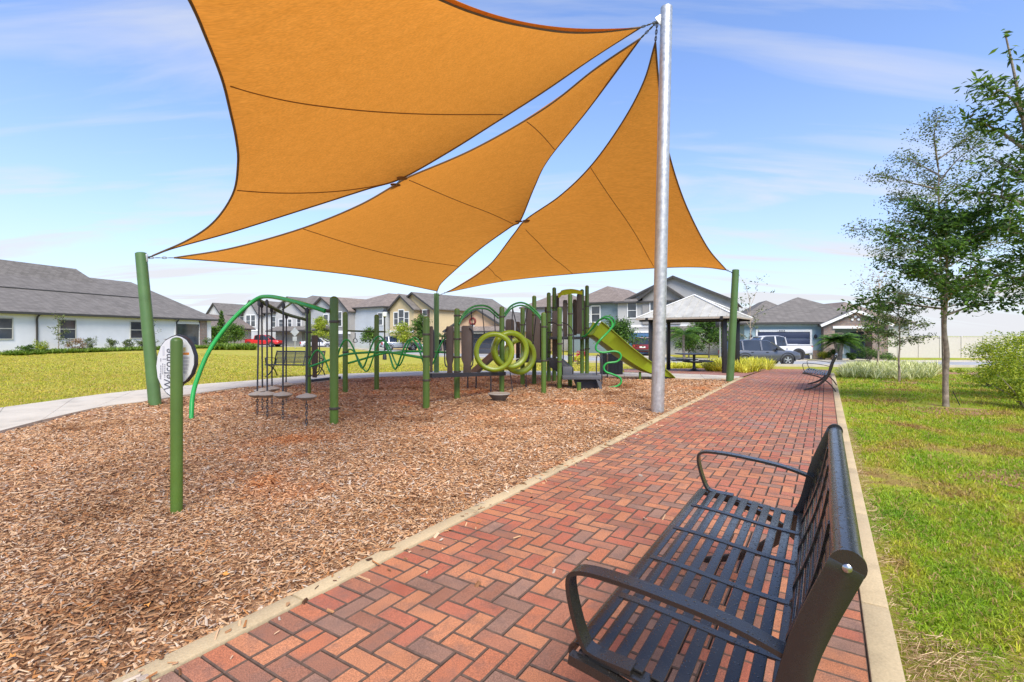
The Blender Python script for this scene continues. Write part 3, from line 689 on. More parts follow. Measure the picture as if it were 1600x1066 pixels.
# ================================================================== BENCHES
def make_bench():
    Lb = 1.82; t = thing('park_bench', 'x', 'bench', (0,0,0), 0.)
    def seat_pt(a): return Vector((0, lerp(.66, .155, a), .43+.018*math.cos(a*math.pi)-.012*a))     # front -> rear
    ns = 10
    for i in range(ns):
        a = i/(ns-1); p = seat_pt(a); q = seat_pt(min(1, a+.03)); r = seat_pt(max(0, a-.03)); d = (q-r).normalized(); up = Vector((1,0,0)).cross(d)*-1
        MB().bar(Vector((.03, p.y, p.z)), Vector((Lb-.03, p.y, p.z)), .036 if i else .038, .008, up=Vector((0,-d.z,d.y)) if d.y > 0 else Vector((0,d.z,-d.y))).build('seat_slat', BLACK, t, bevel=.0025)
    # rounded front edge
    pts = [Vector((0, .66+.03*math.sin(k*.5)+.012, .452-.03*(1-math.cos(k*.5)))) for k in range(5)]
    m = MB(); v = []
    for x in (.03, Lb-.03):
        for k in range(5): v.append((x, pts[k].y, pts[k].z))
        for k in range(4, -1, -1): v.append((x, pts[k].y-.007, pts[k].z-.006))
    n = 10; m.add(v, [tuple(range(n)), tuple(range(n, 2*n))]+[(k, (k+1) % n, n+(k+1) % n, n+k) for k in range(n)]); m.build('front_lip', BLACK, t, angle=60)
    bk = lambda a: Vector((0, lerp(.135, .03, a)-.012*math.sin(a*math.pi), lerp(.47, .835, a)))
    nb = 9
    for i in range(nb):
        p = bk(i/(nb-1)); d = (bk(1)-bk(0)).normalized()
        MB().bar(Vector((.03, p.y, p.z)), Vector((Lb-.03, p.y, p.z)), .008, .03, up=d).build('back_slat', BLACK, t, bevel=.002)
    for x in (.36, .72, 1.09, 1.46):
        MB().ribbon([Vector((x, p.y, p.z+.0025)) for p in [seat_pt(k/14) for k in range(15)]]+[Vector((x, .140, .425)), Vector((x, .142, .46))]+[Vector((x, b.y+.0075, b.z)) for b in [bk(k/8) for k in range(9)]], (1,0,0), .032, .008).build('cross_strap', BLACK, t)
    c = Vector((0, .004, .855)); MB().tube([Vector((.0, c.y, c.z)), Vector((Lb, c.y, c.z))], .032, 20).build('top_tube', BLACK, t)
    for x, sgn in ((0., -1), (Lb, 1)):
        # the wide side plate: back upright running down into the front foot
        prof = crom([Vector((0, .006, .862)), Vector((0, .085, .66)), Vector((0, .15, .42)), Vector((0, .27, .24)), Vector((0, .44, .10)), Vector((0, .67, .012))], 8)
        wid = [lerp(.036, .033, min(1, k/20)) if k < 22 else lerp(.033, .017, (k-22)/(len(prof)-23)) for k in range(len(prof))]
        m = MB(); L_, R_ = [], []
        for k, p in enumerate(prof):
            d = (prof[min(k+1, len(prof)-1)]-prof[max(k-1, 0)]).normalized(); nn = Vector((0, d.z, -d.y)); L_.append(p+nn*wid[k]); R_.append(p-nn*wid[k])
        cap = [Vector((0, .012+.046*math.cos(q), .875+.046*math.sin(q))) for q in np.linspace(.35, math.pi-.1, 7)]
        X = Vector((x-.006 if sgn < 0 else x-.006, 0, 0)); v = []; nP = len(prof)
        for off in (0, .012):
            v += [p+X+Vector((off,0,0)) for p in L_]; v += [p+X+Vector((off,0,0)) for p in R_]
        f = []
        for k in range(nP-1):
            f += [(k, k+1, nP+k+1, nP+k), (2*nP+k, 2*nP+k+1, 3*nP+k+1, 3*nP+k), (k, k+1, 2*nP+k+1, 2*nP+k), (nP+k, nP+k+1, 3*nP+k+1, 3*nP+k)]
        f += [(0, nP, 3*nP, 2*nP), (nP-1, 2*nP-1, 4*nP-1, 3*nP-1)]; m.add(v, f)
        sp = m.build('side_plate', BLACK, t, bevel=.002)
        m = MB(); m.lathe([(.036,-.0055), (.036,.0055)], Vector((x, .005, .862)), 24, Matrix.Rotation(math.pi/2, 3, 'Y')); m.build('plate_end', BLACK, t)
        m = MB(); m.lathe([(.010,0), (.010,.003), (.007,.006), (.002,.007)], Vector((x+sgn*.006, .006, .858)), 12, Matrix.Rotation(sgn*math.pi/2, 3, 'Y')); m.build('bolt', CHROME, sp)
        MB().ribbon(crom([Vector((x, .68, .425)), Vector((x, .53, .40)), Vector((x, .30, .33)), Vector((x, .12, .19)), Vector((x, .0, .012))], 7), (1,0,0), .03, .028).build('leg', BLACK, t)
        # arm loop
        xa = x-sgn*.03
        arm = crom([Vector((xa, .10, .605)), Vector((xa, .25, .645)), Vector((xa, .45, .67)), Vector((xa, .60, .678)), Vector((xa, .672, .668)), Vector((xa, .692, .635)), Vector((xa, .68, .56)), Vector((xa, .65, .475)), Vector((xa, .615, .445)), Vector((xa, .50, .438))], 7)
        MB().ribbon(arm, (1,0,0), .052, .013).build('armrest', BLACK, t, angle=60)
        seatend = [Vector((xa, seat_pt(k/14).y, seat_pt(k/14).z-.012)) for k in range(15)]+[Vector((xa, .135, .43)), Vector((xa, .125, .47)), Vector((xa, .10, .605))]
        MB().ribbon(seatend, (1,0,0), .05, .009).build('end_rail', BLACK, t, angle=60)
    return t
bench = make_bench()
bench.location = (.745, 1.085, .03); bench.rotation_euler = (0, 0, math.radians(57.5)); bench['label'] = 'wet black slatted metal bench in the foreground on the brick path'; bench['group'] = 'metal benches'
b2 = copy_tree(bench); p = G(1308, 615); b2.location = (p.x-.03, p.y, p.z+.03); b2.rotation_euler = (0,0,math.radians(56)); b2['label'] = 'black metal bench seen end-on far along the brick path by the lawn'
b3 = copy_tree(bench); p = G(508, 588); b3.location = (p.x, p.y, p.z); b3.rotation_euler = (0,0,math.radians(172)); b3['label'] = 'dark metal bench on the yellow lawn behind the hanging pods'
# ================================================================== PLAYGROUND
def post(parent, base, h, r=.062, mat=GREEN, name='post', collars=(.72, .5)):
    b = Vector(base); m = MB(); prof = [(r, -.05), (r, h-r*.8)]+[(r*math.cos(a), h-r*.8+r*.8*math.sin(a)) for a in (.3, .6, .9, 1.2, 1.45)]
    m.lathe(prof, b, 18); o = m.build(name, mat, parent)
    cm = M('clamp_brown', (.06,.05,.035), .5)
    for c in collars:
        q = b+Vector((0,0,h*c)); mm = MB(); mm.lathe([(r+.006,-.02), (r+.008,-.015), (r+.008,.015), (r+.006,.02)], q, 16); mm.bar(q+Vector((r,0,0)), q+Vector((r+.03,0,0)), .03, .03); mm.build('clamp', cm, o)
    return o
def tall_post(parent, px, top, base, r=.062, collars=(.72,)):
    b = G(px, base); h = (base-top)/(base-HY)*(H-b.z); return post(parent, b, h, r, collars=collars), b, h
# --- welcome sign
s0 = G(276, 799); sign = thing('welcome_sign', 'round white welcome sign board on a short green post in the mulch', 'sign', s0)
hs = (799-527)/(799-HY)*H; post(sign, s0, hs, .043, collars=())
fc = Vector((-.28, -.96, 0)).normalized(); sxx = Vector((-fc.y, fc.x, 0)); up = Vector((0,0,1)); sc = Vector((s0.x, s0.y+.085, 0))
def onb(px, py, d=0.):
    r = Vector(((px-CX)/F, 1, (HY-py)/F)); c = Vector((0,0,H)); t = ((sc+fc*d)-c).dot(fc)/r.dot(fc) if False else (Vector((sc.x, sc.y, H))+fc*d-c).dot(fc)/r.dot(fc); return c+r*t
def rot_poly(pts, k=1.): 
    c = sum(pts, Vector())/len(pts); return [c+(p-c)*k for p in pts]
BO = [(276,524), (268,527), (259,532), (252,541), (247,556), (245,572), (247,590), (253,604), (261,614), (270,620.5), (276,615), (283,600), (291,595), (299,585), (304,570), (304,556), (299,541), (292,531), (284,526)]
bo = [onb(*q) for q in BO]; outer = rot_poly(bo, 1.03)
MB().prism(outer, -fc*.028).build('board_rim', CHAR, sign); MB().prism([p+fc*.002 for p in rot_poly(bo, .985)], fc*.004).build('board_face', WHITE, sign)
INK = M('sign_ink', (.10,.11,.13), .6, var=.02); ORG = M('sign_orange', (.75,.26,.04), .6); INK2 = M('sign_grey', (.38,.38,.40), .6)
def decal(x0, x1, y0, y1, mat, d=.007, name='print'):
    MB().prism([onb(a, b, d) for a, b in ((x0,y1), (x1,y1), (x1,y0), (x0,y0))], fc*.0008).build(name, mat, sign)
def text(body, size, px, py, mat):
    cu = bpy.data.curves.new('lettering', 'FONT'); cu.body = body; cu.size = size; cu.align_x = 'CENTER'; cu.align_y = 'CENTER'; cu.extrude = .0006
    tmp = bpy.data.objects.new('tmp', cu); COL.objects.link(tmp); dg = bpy.context.evaluated_depsgraph_get(); me = bpy.data.meshes.new_from_object(tmp.evaluated_get(dg)); bpy.data.objects.remove(tmp)
    Z = fc; X = up; Y = Z.cross(X); p = onb(px, py, .0075)-WL[sign.name]
    me.transform(Matrix.Diagonal((1, 1.42, 1, 1)))
    me.transform(Matrix(((X.x, Y.x, Z.x, p.x), (X.y, Y.y, Z.y, p.y), (X.z, Y.z, Z.z, p.z), (0,0,0,1)))); me.materials.clear(); return link('lettering', me, mat, sign)
text('Welcome', .086, 263.2, 577, INK)
for k, (x, y0, y1) in enumerate(((257.5, 569, 590), (254.3, 568, 585), (251.2, 571, 593), (250.2, 584, 592))):
    y = y0
    while y < y1: h = random.uniform(1.2, 3.4); decal(x-.75, x+.75, y, min(y+h, y1), INK2); y += h+.8
decal(254, 260, 560.5, 562, INK2); decal(250.5, 252, 560, 565, INK2); decal(254, 257, 541, 556, M('sign_pale', (.62,.62,.64), .6))
decal(286, 295.5, 551, 554.5, ORG); decal(286, 290, 543, 549.5, M('sign_gold', (.62,.5,.2), .6))
for k in range(5):
    y = 557+5.6*k; w = 296.5-(.6*k*k*.4); decal(285.5, w, y, y+4.6, M('sign_pale'))
    for j in range(2): decal(286.5, w-1.2, y+1+1.7*j, y+1.5+1.7*j, INK2, .0085)
for x, y in ((269.6,535.5), (285.2,536), (268.6,615), (284.4,593)): MB().lathe([(.009,0), (.009,.004), (.004,.007)], onb(x, y, .006), 10, fc.to_track_quat('Z','Y').to_matrix()).build('bolt', INK, sign)
# --- hanging pod climber
pod = thing('pod_climber', 'bright green arched frame with grey stepping pods hung on dark ropes', 'climber', G(298, 655))
P1b = G(522, 662); P2b = G(481.5, 616); post(pod, P1b, 199/138*1.4, .066, collars=(.8, .12)); post(pod, P2b, 1.99, .062, collars=(.74, .45, .22))
near = crom([G(298.5, 656, -.05), P(301,620,8.3), P(309,590,8.4), P(326,550,8.55), P(350,515,8.7), P(378,485,8.85), P(402,467,8.95), P(418,463.5,8.75), P(442,467,8.35), P(480,477,7.85), P(508,486,7.75)], 7)
MB().tube(near, .036, 12).build('arch_rail', BGREEN, pod); MB().tube([P(504,485,7.78), P(519,487,7.81)], .028, 10).build('rail_end', M('clamp_brown'), pod)
far = crom([P(402,468,8.95), P(424,480,9.6), P(447,491,10.4), P(479,500,11.65)], 6); MB().tube(far, .036, 12).build('arch_rail', M('rail_olive', (.05,.10,.03), .45), pod)
MB().tube([P(441,484,10.2), P(456,473,8.1)], .016, 8).build('cross_brace', M('rail_olive'), pod); MB().tube([P(463,473,8.0), P(478,484,7.85), P(481,498,11.6)], .016, 8).build('cross_brace', M('rail_olive'), pod)
for (rx, ry, z, gx, gy, pz) in ((405,471,8.95,402,648,.36), (417,469,8.75,417.6,653,.40), (442.8,474,8.33,442,658,.43), (480,482,7.85,479,668,.47), (409,474,9.1,410,640,.36), (424.3,481,9.6,425,634,.34), (447.6,492,10.4,447,628,.36)):
    b = G(gx, gy); c = Vector((b.x, b.y, b.z+pz)); top = P(rx, ry, z)
    hd = c+Vector((0,0,.03)); rp = MB().tube([hd, top], .014, 8).build('rope', ROPE, pod)
    MB().lathe([(.012,-.05), (.03,-.03), (.03,.02), (.012,.05)], top-Vector((0,0,.04)), 10).build('hanger', ROPE, rp)
    MB().lathe([(.02,-.06), (.07,-.055), (.12,-.028), (.147,-.004), (.145,.006), (.10,.028), (.04,.042), (.012,.055)], c, 22).build('stepping_pod', POD, pod)
    m = MB(); n = 7
    for i in range(n):
        q = c.lerp(b, .12+.88*(i+.5)/n); s = Vector((1,.3,0)) if i % 2 else Vector((.3,-1,0)); s.normalize(); hh = (c.z-b.z)/n*.62
        m.tube([q+Vector((0,0,1))*hh*math.cos(k*.628)+s*.016*math.sin(k*.628) for k in range(10)], .006, 5, closed=True)
    m.build('anchor_chain', CABLE, pod)
m = MB()
pan = M('brown_plastic')
def panel(parent, px0, px1, y0, y1, Z, waist=True, name='panel', mat=None, tilt=0.):
    """upright shaped plastic panel between pixel columns at depth Z"""
    a = P(px0, y0, Z-tilt); b = P(px1, y0, Z+tilt); w = (b-a); h = (y1-y0)/F*Z; o = a.copy(); X = w; up = Vector((0,0,-h))
    if waist: sh = [(.1,0), (.9,0), (1,.04), (1,.7), (.82,.82), (.86,1), (.14,1), (.18,.82), (0,.7), (0,.04)]
    else: sh = [(.12,0), (.88,0), (1,.05), (1,1), (0,1), (0,.05)]
    nrm = X.cross(Vector((0,0,1))).normalized()
    return MB().prism([o+X*u+up*v for u, v in sh], nrm*.02).build(name, mat or pan, parent, bevel=.004)
panel(pod, 487, 497, 524, 590, 12.0)
def grip(parent, pts, r=.014, mat=None): return MB().tube(crom(pts, 6), r, 8).build('grip_bar', mat or CHAR, parent)
grip(pod, [P(494,525,12), P(498,530,12), P(499,540,12), P(499,575,12), P(495,583,12)])
MB().bar(P(486,595,12), P(532,590,12.4), .1, .06).build('balance_beam', CHAR, pod)
# --- coil climber
coil = thing('coil_climber', 'bright green coiled tube climber between green posts', 'climber', G(588, 608))
for px, top, base in ((539.5, 487.5, 613), (588.5, 491.5, 608)): tall_post(coil, px, top, base, .062, (.5,))
railA = crom([P(485,573,11.6), P(516,562,11.3), P(541,554,11.0), P(571,551,10.7), P(600,550,10.4), P(624,553,10.1), P(664,560,9.65)], 8)
railB = crom([P(543,568,12.2), P(571,560,12.2), P(592,554,12.1), P(613,551,12.0), P(660,549,11.7), P(700,551,11.4)], 8)
for r in (railA, railB): MB().tube(r, .026, 10).build('rail', BGREEN, coil)
for r, nt, ph in ((railA, 3.6, .2), (railB, 3.1, 1.2)):
    q = resample(r, 161); pts = []
    for i, p in enumerate(q):
        t = 2*math.pi*nt*i/160+ph; d = (q[min(i+1,160)]-q[max(i-1,0)]).normalized(); s = d.cross(Vector((0,0,1))).normalized(); pts.append(p+Vector((0,0,1))*(.33*math.sin(t))+s*(.04*math.cos(t))+Vector((0,0,.0)))
    MB().tube(pts, .019, 8).build('coil_tube', BGREEN, coil)
MB().tube([P(540,517,12.3), P(590,518.5,12.9), P(602,518.5,13.1)], .022, 10).build('overhead_bar', M('rail_olive'), coil)
hp = P(555,520,12.45); MB().tube([hp, hp-Vector((0,0,.13))], .01, 6).build('ring_strap', ROPE, coil)
MB().tube([hp-Vector((0,0,.13))+Vector((.055*a, 0, b*.1)) for a, b in ((0,0), (.7,-.4), (1,-.9), (.6,-1.1), (-.6,-1.1), (-1,-.9), (-.7,-.4))], .011, 6, closed=True).build('hand_ring', CHAR, coil)
# --- hoop climber
hoop = thing('hoop_climber', 'lime green hanging rings under two green arches between posts', 'climber', G(714, 623))
hp_posts = [tall_post(hoop, *a) for a in ((666, 494, 637, .066, (.8, .56, .3)), (714, 482, 623, .064, (.92, .66, .46, .3)), (784, 479, 613, .062, (.88, .23)), (849.5, 488, 614, .062, (.82, .4)))]
for pts in ([P(718,502,10.95), P(726,489,11.05), P(738,480,11.3), P(750,477.5,11.6), P(764,480,11.9), P(779,493,12.2)], [P(788,491,12.3), P(799,478,12.35), P(813,473,12.35), P(826,477,12.3), P(838,487,12.2), P(848,499,12.1)]):
    for dz, s in ((0, .024), (-.075, .02)): MB().tube([p+Vector((0, -.12*(dz != 0), dz)) for p in crom(pts, 7)], s, 10).build('arch_rail', M('arch_green', (.03,.22,.06), .35), hoop)
def ring(parent, c, nrm, R, w=.13, t=.045, n=44):
    nrm = Vector(nrm).normalized(); Mx = nrm.to_track_quat('Z', 'Y').to_matrix(); m = MB(); prof = [(R-t,-w*.35), (R-t*.3,-w/2), (R+t*.3,-w/2), (R+t,-w*.3), (R+t,w*.3), (R+t*.3,w/2), (R-t*.3,w/2), (R-t,w*.35)]
    k = len(prof); v = []
    for j in range(n):
        a = 2*math.pi*j/n
        for r, z in prof: v.append(Vector(c)+Mx @ Vector((r*math.cos(a), r*math.sin(a), z)))
    m.add(v, [(j*k+i, j*k+(i+1) % k, ((j+1) % n)*k+(i+1) % k, ((j+1) % n)*k+i) for j in range(n) for i in range(k)])
    return m.build('ring', LIME, parent, angle=50)
ring(hoop, P(772,550,11.6), (.10,-1,.05), .42, .18, .058); ring(hoop, P(797,547,12.1), (.42,-1,.05), .42, .22, .065); ring(hoop, P(812,556,12.7), (.62,-1,0), .42, .18, .065)
for a, b in (((736,484,11.25),(740,533,11.5)), ((753,481,11.6),(757,522,11.6)), ((772,486,12.0),(774,521,11.6)), ((801,479,12.3),(799,532,12.1)), ((801,482,12.3),(809,516,12.2)), ((825,480,12.3),(816,528,12.5)), ((838,490,12.2),(833,536,12.5)), ((797,582,12.3),(802,617,12.2)), ((822,583,12.4),(822,603,12.6))):
    a, b = P(*a), P(*b); r = MB().tube([a, b], .012, 6).build('rope', ROPE, hoop); MB().lathe([(.01,-.03), (.024,-.015), (.024,.02), (.01,.04)], b, 8).build('rope_end', ROPE, r)
panel(hoop, 697, 709, 510, 583, 10.95); panel(hoop, 721, 739, 509, 583, 10.85); panel(hoop, 671, 677, 510, 582, 9.75)
grip(hoop, [P(699,513,10.9), P(695.5,518,10.9), P(695,530,10.9), P(695,565,10.9), P(698,574,10.9)]); grip(hoop, [P(734,512,10.8), P(738.5,518,10.8), P(739,530,10.8), P(739,565,10.8), P(736,574,10.8)])
grip(hoop, [P(673,510,9.8), P(677,517,9.8), P(678,528,9.8), P(678,560,9.8)])
MB().bar(P(670,587,9.65), P(786,584,12.2), .16, .085).build('balance_beam', CHAR, hoop)
MB().bar(P(736,586,12.8), P(777,549,13.4), .3, .08).build('ramp_board', BROWN, hoop)
m = P(767,588,11.6); g = GZ(767, 11.6); MB().tube([g, m], .016, 8).build('support_leg', CHAR, hoop)
for px in (731, 744): g = GZ(px, 13.0); MB().tube([g, P(px, 582, 13.0)], .018, 8).build('support_leg', CHAR, hoop)
# --- bowl
bw = G(780, 627); bowl = thing('bowl_seat', 'shallow grey bowl spinner on the wood chips before a green post', 'seat', bw); b0 = bw+Vector((0,0,.0))
MB().lathe([(.02,-.01), (.10,0), (.15,.05), (.20,.11), (.232,.15), (.226,.165), (.20,.158), (.13,.10), (.05,.075), (.01,.07)], b0, 28).build('bowl', M('bowl_grey', (.13,.115,.10), .6), bowl)
MB().lathe([(.233,.148), (.240,.158), (.233,.172), (.222,.168)], b0, 28).build('rim', POD, bowl)
# --- tower
tower = thing('play_tower', 'play tower with brown panels, dark steps and a lime slide', 'play structure', G(890.8, 602))
TP = [(816.5, 481, 602), (834.7, 462, 600), (857.4, 457, 596), (866, 449, 595.5), (874.3, 480, 607), (890.8, 459, 602), (909.4, 452, 594), (917.2, 446, 594)]
for px, top, base in TP: tall_post(tower, px, top, base, .062, (.78, .55, .33))
for (a, b, y0, y1, z, w) in ((821.7, 831, 482, 562, 13.9, False), (833, 843.5, 494, 562, 13.3, False), (863, 871.5, 486, 558, 14.4, False), (879.4, 886, 469, 527, 14.8, False), (901, 908.5, 459, 522, 15.2, False), (790, 803, 499, 560, 14.2, False), (806, 812, 503, 560, 14.3, False), (845, 851, 500, 560, 14.9, False), (868, 873, 462, 510, 15.4, False), (851, 857, 480, 560, 15.3, False), (895, 900.5, 468, 524, 15.7, False), (911.5, 916, 470, 524, 15.8, False), (838, 845, 505, 560, 14.9, False)): panel(tower, a, b, y0, y1, z, w, tilt=.05)
def slab(parent, q, z0, z1, mat, name='deck'): return MB().prism([Vector((p.x, p.y, z0)) for p in q], (0,0,z1-z0)).build(name, mat, parent, bevel=.006)
slab(tower, [GZ(806,13.4), GZ(848,13.2), GZ(862,14.6), GZ(818,15.2)], .66, .74, CHAR); slab(tower, [GZ(858,13.9), GZ(893,13.8), GZ(921,15.6), GZ(868,15.8)], 1.28, 1.36, CHAR)
for a, b in (((836,507), (856,507)), ((857,520), (877,520))):
    for dy in range(0, 6): MB().bar(P(a[0], a[1]+dy*8, 14.9), P(b[0], b[1]+dy*8, 14.9), .014, .014).build('barrier_rail', CHAR, tower)
# stairs
st = [P(858,562,13.6), P(879,561,13.3)]; n1 = Vector((0, .55, 0))
MB().prism([P(858,560,13.3), P(876,562,13.2), P(893,577,13.1), P(893,589,13.1), P(880,588,13.1), P(858,573,13.3)], (.12, .5, 0)).build('stringer', CHAR, tower, bevel=.01)
MB().box(P(879,0,13.05).x, P(893.5,0,13.05).x, 12.98, 13.5, P(0,588,13.05).z, P(0,573,13.05).z).build('riser', M('step_grey', (.09,.095,.11), .5), tower, bevel=.006)
MB().box(P(878,0,12.9).x, P(938,0,12.9).x, 12.75, 13.6, P(0,592.5,12.9).z, P(0,586.5,12.9).z).build('step_platform', M('step_grey'), tower, bevel=.008)
MB().prism([P(896,593,12.95), P(938,593,12.95), P(940,609,12.95), P(902,609,12.95)], (.05,.5,0)).build('lower_step', CHAR, tower, bevel=.01)
MB().prism([P(931,592,12.8), P(939,597,12.8), P(940.5,608,12.8), P(937,609,12.8)], (0,-.05,0)).build('step_end', M('step_grey'), tower)
g = G(904.5, 612); MB().cyl(g, Vector((g.x, g.y, P(0,594,12.9).z)), .055, .055, 14).build('stub_post', GREEN, tower)
grip(tower, [P(857,504,13.5), P(864,504,13.4), P(872,508,13.3), P(878,514,13.2), P(880,524,13.1), P(880,562,13.1)], .017); grip(tower, [P(874,505,13.8), P(882,505,13.7), P(890,510,13.6), P(895,518,13.5), P(896,527,13.5), P(896,565,13.4)], .017)
grip(tower, [P(854.5,520,13.4), P(854.5,540,13.4), P(854.5,563,13.4)], .014)
grip(tower, [P(932,586,12.9), P(932,562,12.9), P(933.5,555,12.9), P(936,556,12.9), P(940,563,12.9), P(940.5,600,12.9)], .016)
# canopy panel
m = MB(); v = []; nx = 14
for i in range(nx+1):
    u = i/nx; px = lerp(872, 910, u); y = 456-3.5*math.sin(u*math.pi)+(3 if u < .12 else 0)
    for yy, z in ((y, 14.6), (y+8-10*abs(u-.3)*.5, 14.45), (y-1, 15.6)): v.append(P(px, yy, z))
f = []
for i in range(nx): f += [(3*i, 3*i+1, 3*i+4, 3*i+3), (3*i, 3*i+3, 3*i+5, 3*i+2)]
m.add(v, f); m.build('roof_panel', LIME, tower)
# slide
bed = [P(x, y, z) for x, y, z in ((921,523,15.1), (927,527,15.15), (945,540,15.3), (962,553,15.45), (978,564,15.6), (992,573,15.75), (1006,580,15.9), (1020,584,16.0), (1034,587,16.1), (1046,590,16.2))]
bed = resample(crom(bed, 6), 30); m = MB(); v = []
for i, p in enumerate(bed):
    d = (bed[min(i+1,29)]-bed[max(i-1,0)]).normalized(); hw = .23; wall = lerp(.46, .30, min(1, i/22)) if i < 24 else lerp(.30, .03, (i-24)/5)
    s = Vector((-d.y, d.x, 0)).normalized(); n_ = Vector((-d.z*(1 if d.x > 0 else -1), 0, abs(d.x))).normalized()
    # cross-section: outer lip, wall, bed, wall, lip
    for a, b in ((-hw-.07, wall-.02), (-hw-.06, wall), (-hw, wall), (-hw+.03, .06), (-hw+.10, .005), (0, 0), (hw-.10, .005), (hw-.03, .06), (hw, wall), (hw+.06, wall), (hw+.07, wall-.02), (hw+.02, wall-.04), (hw, -.01), (0, -.03), (-hw, -.01), (-hw-.02, wall-.04)): v.append(p+s*a+n_*b)
k = 16; m.add(v, [(i*k+j, i*k+(j+1) % k, (i+1)*k+(j+1) % k, (i+1)*k+j) for i in range(29) for j in range(k)]+[tuple(range(k)), tuple(29*k+j for j in range(k))])
sl = m.build('slide', LIME, tower, angle=55)
g = GZ(1000, 15.8); MB().cyl(g, Vector((g.x, g.y, P(0,581,15.8).z)), .04, .04, 10).build('slide_leg', GREEN, tower)
# squiggle climber
sq = [(909,527), (915.6,524), (926,513), (934,502.5), (944.5,497), (953.7,500.5), (957,508), (951.7,517), (940,529), (932,539), (932,547), (942,551), (959,549), (968,552), (970,559), (963,565.5), (949,567.5), (943.4,574), (946.5,581), (957,585), (968,590), (970.5,597.5), (964,603.5), (950,606)]
pts = crom([P(x, y, lerp(14.9, 13.4, min(1, i/8))) for i, (x, y) in enumerate(sq)], 6); MB().tube(pts, .028, 10).build('climbing_pole', BGREEN, tower)
pts2 = crom([P(x+3.5, y-3.0, 15.0) for x, y in sq[1:9]], 6); MB().tube(pts2, .024, 10).build('climbing_pole', BGREEN, tower)
MB().cyl(G(949, 591), P(949, 553, 15.1), .02, .02, 8).build('support_leg', M('leg_grey', (.2,.21,.2), .5), tower)
# --- litter bin
bn = GZ(955, 18.2); binn = thing('litter_bin', 'square charcoal litter bin behind the green squiggle pole', 'bin', bn)
m = MB(); 
for k in range(14): x = bn.x-.34+.05*k; m.box(x, x+.032, bn.y-.36, bn.y-.33, bn.z+.06, bn.z+.74)
m.build('slats', CHAR, binn); MB().box(bn.x-.36, bn.x+.36, bn.y-.33, bn.y+.36, bn.z+.02, bn.z+.74).build('body', CHAR, binn, bevel=.01)
MB().box(bn.x-.38, bn.x+.38, bn.y-.375, bn.y+.38, bn.z+.743, bn.z+.80).build('lid', CHAR, binn, bevel=.02)
# ================================================================== PAVILION
pv = thing('pavilion', 'open pavilion with black posts and a white metal hip roof', 'pavilion', (7.8, 21.1, TZ(7.8, 21.1)))
FR, R2, BL, LL = Vector((8.3,19.25,0)), Vector((9.65,21.1,0)), Vector((7.3,23.0,0)), Vector((5.95,21.15,0)); CC = (FR+R2+BL+LL)/4
EZ = 2.12; PEAK = Vector((CC.x, CC.y, 3.12))
for c in (FR, R2, BL, LL):
    z = TZ(c.x, c.y); MB().prism([c+Vector((a*.075, b*.075, z-.05)) for a, b in ((-1,-1),(1,-1),(1,1),(-1,1))], (0,0,EZ-z+.05)).build('post', BLACKDRY, pv, bevel=.008)
cs = [FR, R2, BL, LL]
for i in range(4):
    a, b = cs[i], cs[(i+1) % 4]; d = (b-a).normalized()*.5; MB().bar(a-d+Vector((0,0,EZ-.06)), b+d+Vector((0,0,EZ-.06)), .09, .15).build('beam', BLACKDRY, pv)
ev = [CC+(c-CC)*1.34+Vector((0,0,EZ+.02)) for c in cs]
WMET = M('white_roof_metal', (.40,.39,.35), .5, var=.22, scale=2.); m = MB()
m.add([PEAK]+ev+[PEAK-Vector((0,0,.06))]+[e-Vector((0,0,.06)) for e in ev], [(0,1,2),(0,2,3),(0,3,4),(0,4,1),(5,7,6),(5,8,7),(5,9,8),(5,6,9)]+[(1+i, 1+(i+1) % 4, 6+(i+1) % 4, 6+i) for i in range(4)])
rf = m.build('roof', WMET, pv, smooth=False)
for i in range(4):
    a, b = ev[i], ev[(i+1) % 4]; MB().bar(a+Vector((0,0,.015)), PEAK+Vector((0,0,.02)), .09, .035).build('hip_cap', M('hip_cap_white', (.75,.75,.73), .45), rf)
    n = 12; mid = (a+b)/2; nrm = (b-a).normalized()
    for k in range(1, n):
        t = k/n; p = a.lerp(b, t); q = PEAK.lerp(mid, 0); f_ = 1-abs(2*t-1); top = p.lerp(PEAK+(p-mid), f_*.98)
        MB().bar(p+Vector((0,0,.008)), top+Vector((0,0,.008)), .018, .028).build('roof_seam', WMET, rf)
    MB().bar(a-Vector((0,0,.06)), b-Vector((0,0,.06)), .05, .06).build('fascia', M('fascia_beige', (.42,.36,.29), .6), pv)
# picnic table
tb = GZ(1084.5, 21.3); pt = thing('picnic_table', 'black pedestal picnic table under the pavilion', 'table', tb)
TM = BLACKDRY
MB().lathe([(.28,0), (.27,.03), (.08,.12), (.06,.16), (.06,.70), (.12,.72)], tb, 16).build('pedestal', TM, pt)
MB().box(tb.x-.68, tb.x+.45, tb.y-.5, tb.y+.5, tb.z+.72, tb.z+.765).build('tabletop', M('table_grey', (.10,.10,.11), .4), pt, bevel=.012)
for s in (-1, 1):
    MB().box(tb.x-.95 if s < 0 else tb.x+.25, tb.x-.25 if s < 0 else tb.x+.65, tb.y-.15, tb.y+.15, tb.z+.44, tb.z+.48).build('seat', TM, pt, bevel=.01)
    MB().bar((tb.x+s*.05, tb.y, tb.z+.38), (tb.x+s*.5, tb.y, tb.z+.43), .06, .06).build('seat_arm', TM, pt)
    MB().box(tb.x-.45, tb.x+.45, tb.y+s*.85-.14, tb.y+s*.85+.14, tb.z+.44, tb.z+.48).build('seat', TM, pt, bevel=.01)
    MB().bar((tb.x, tb.y+s*.05, tb.z+.38), (tb.x, tb.y+s*.85, tb.z+.43), .06, .06).build('seat_arm', TM, pt)
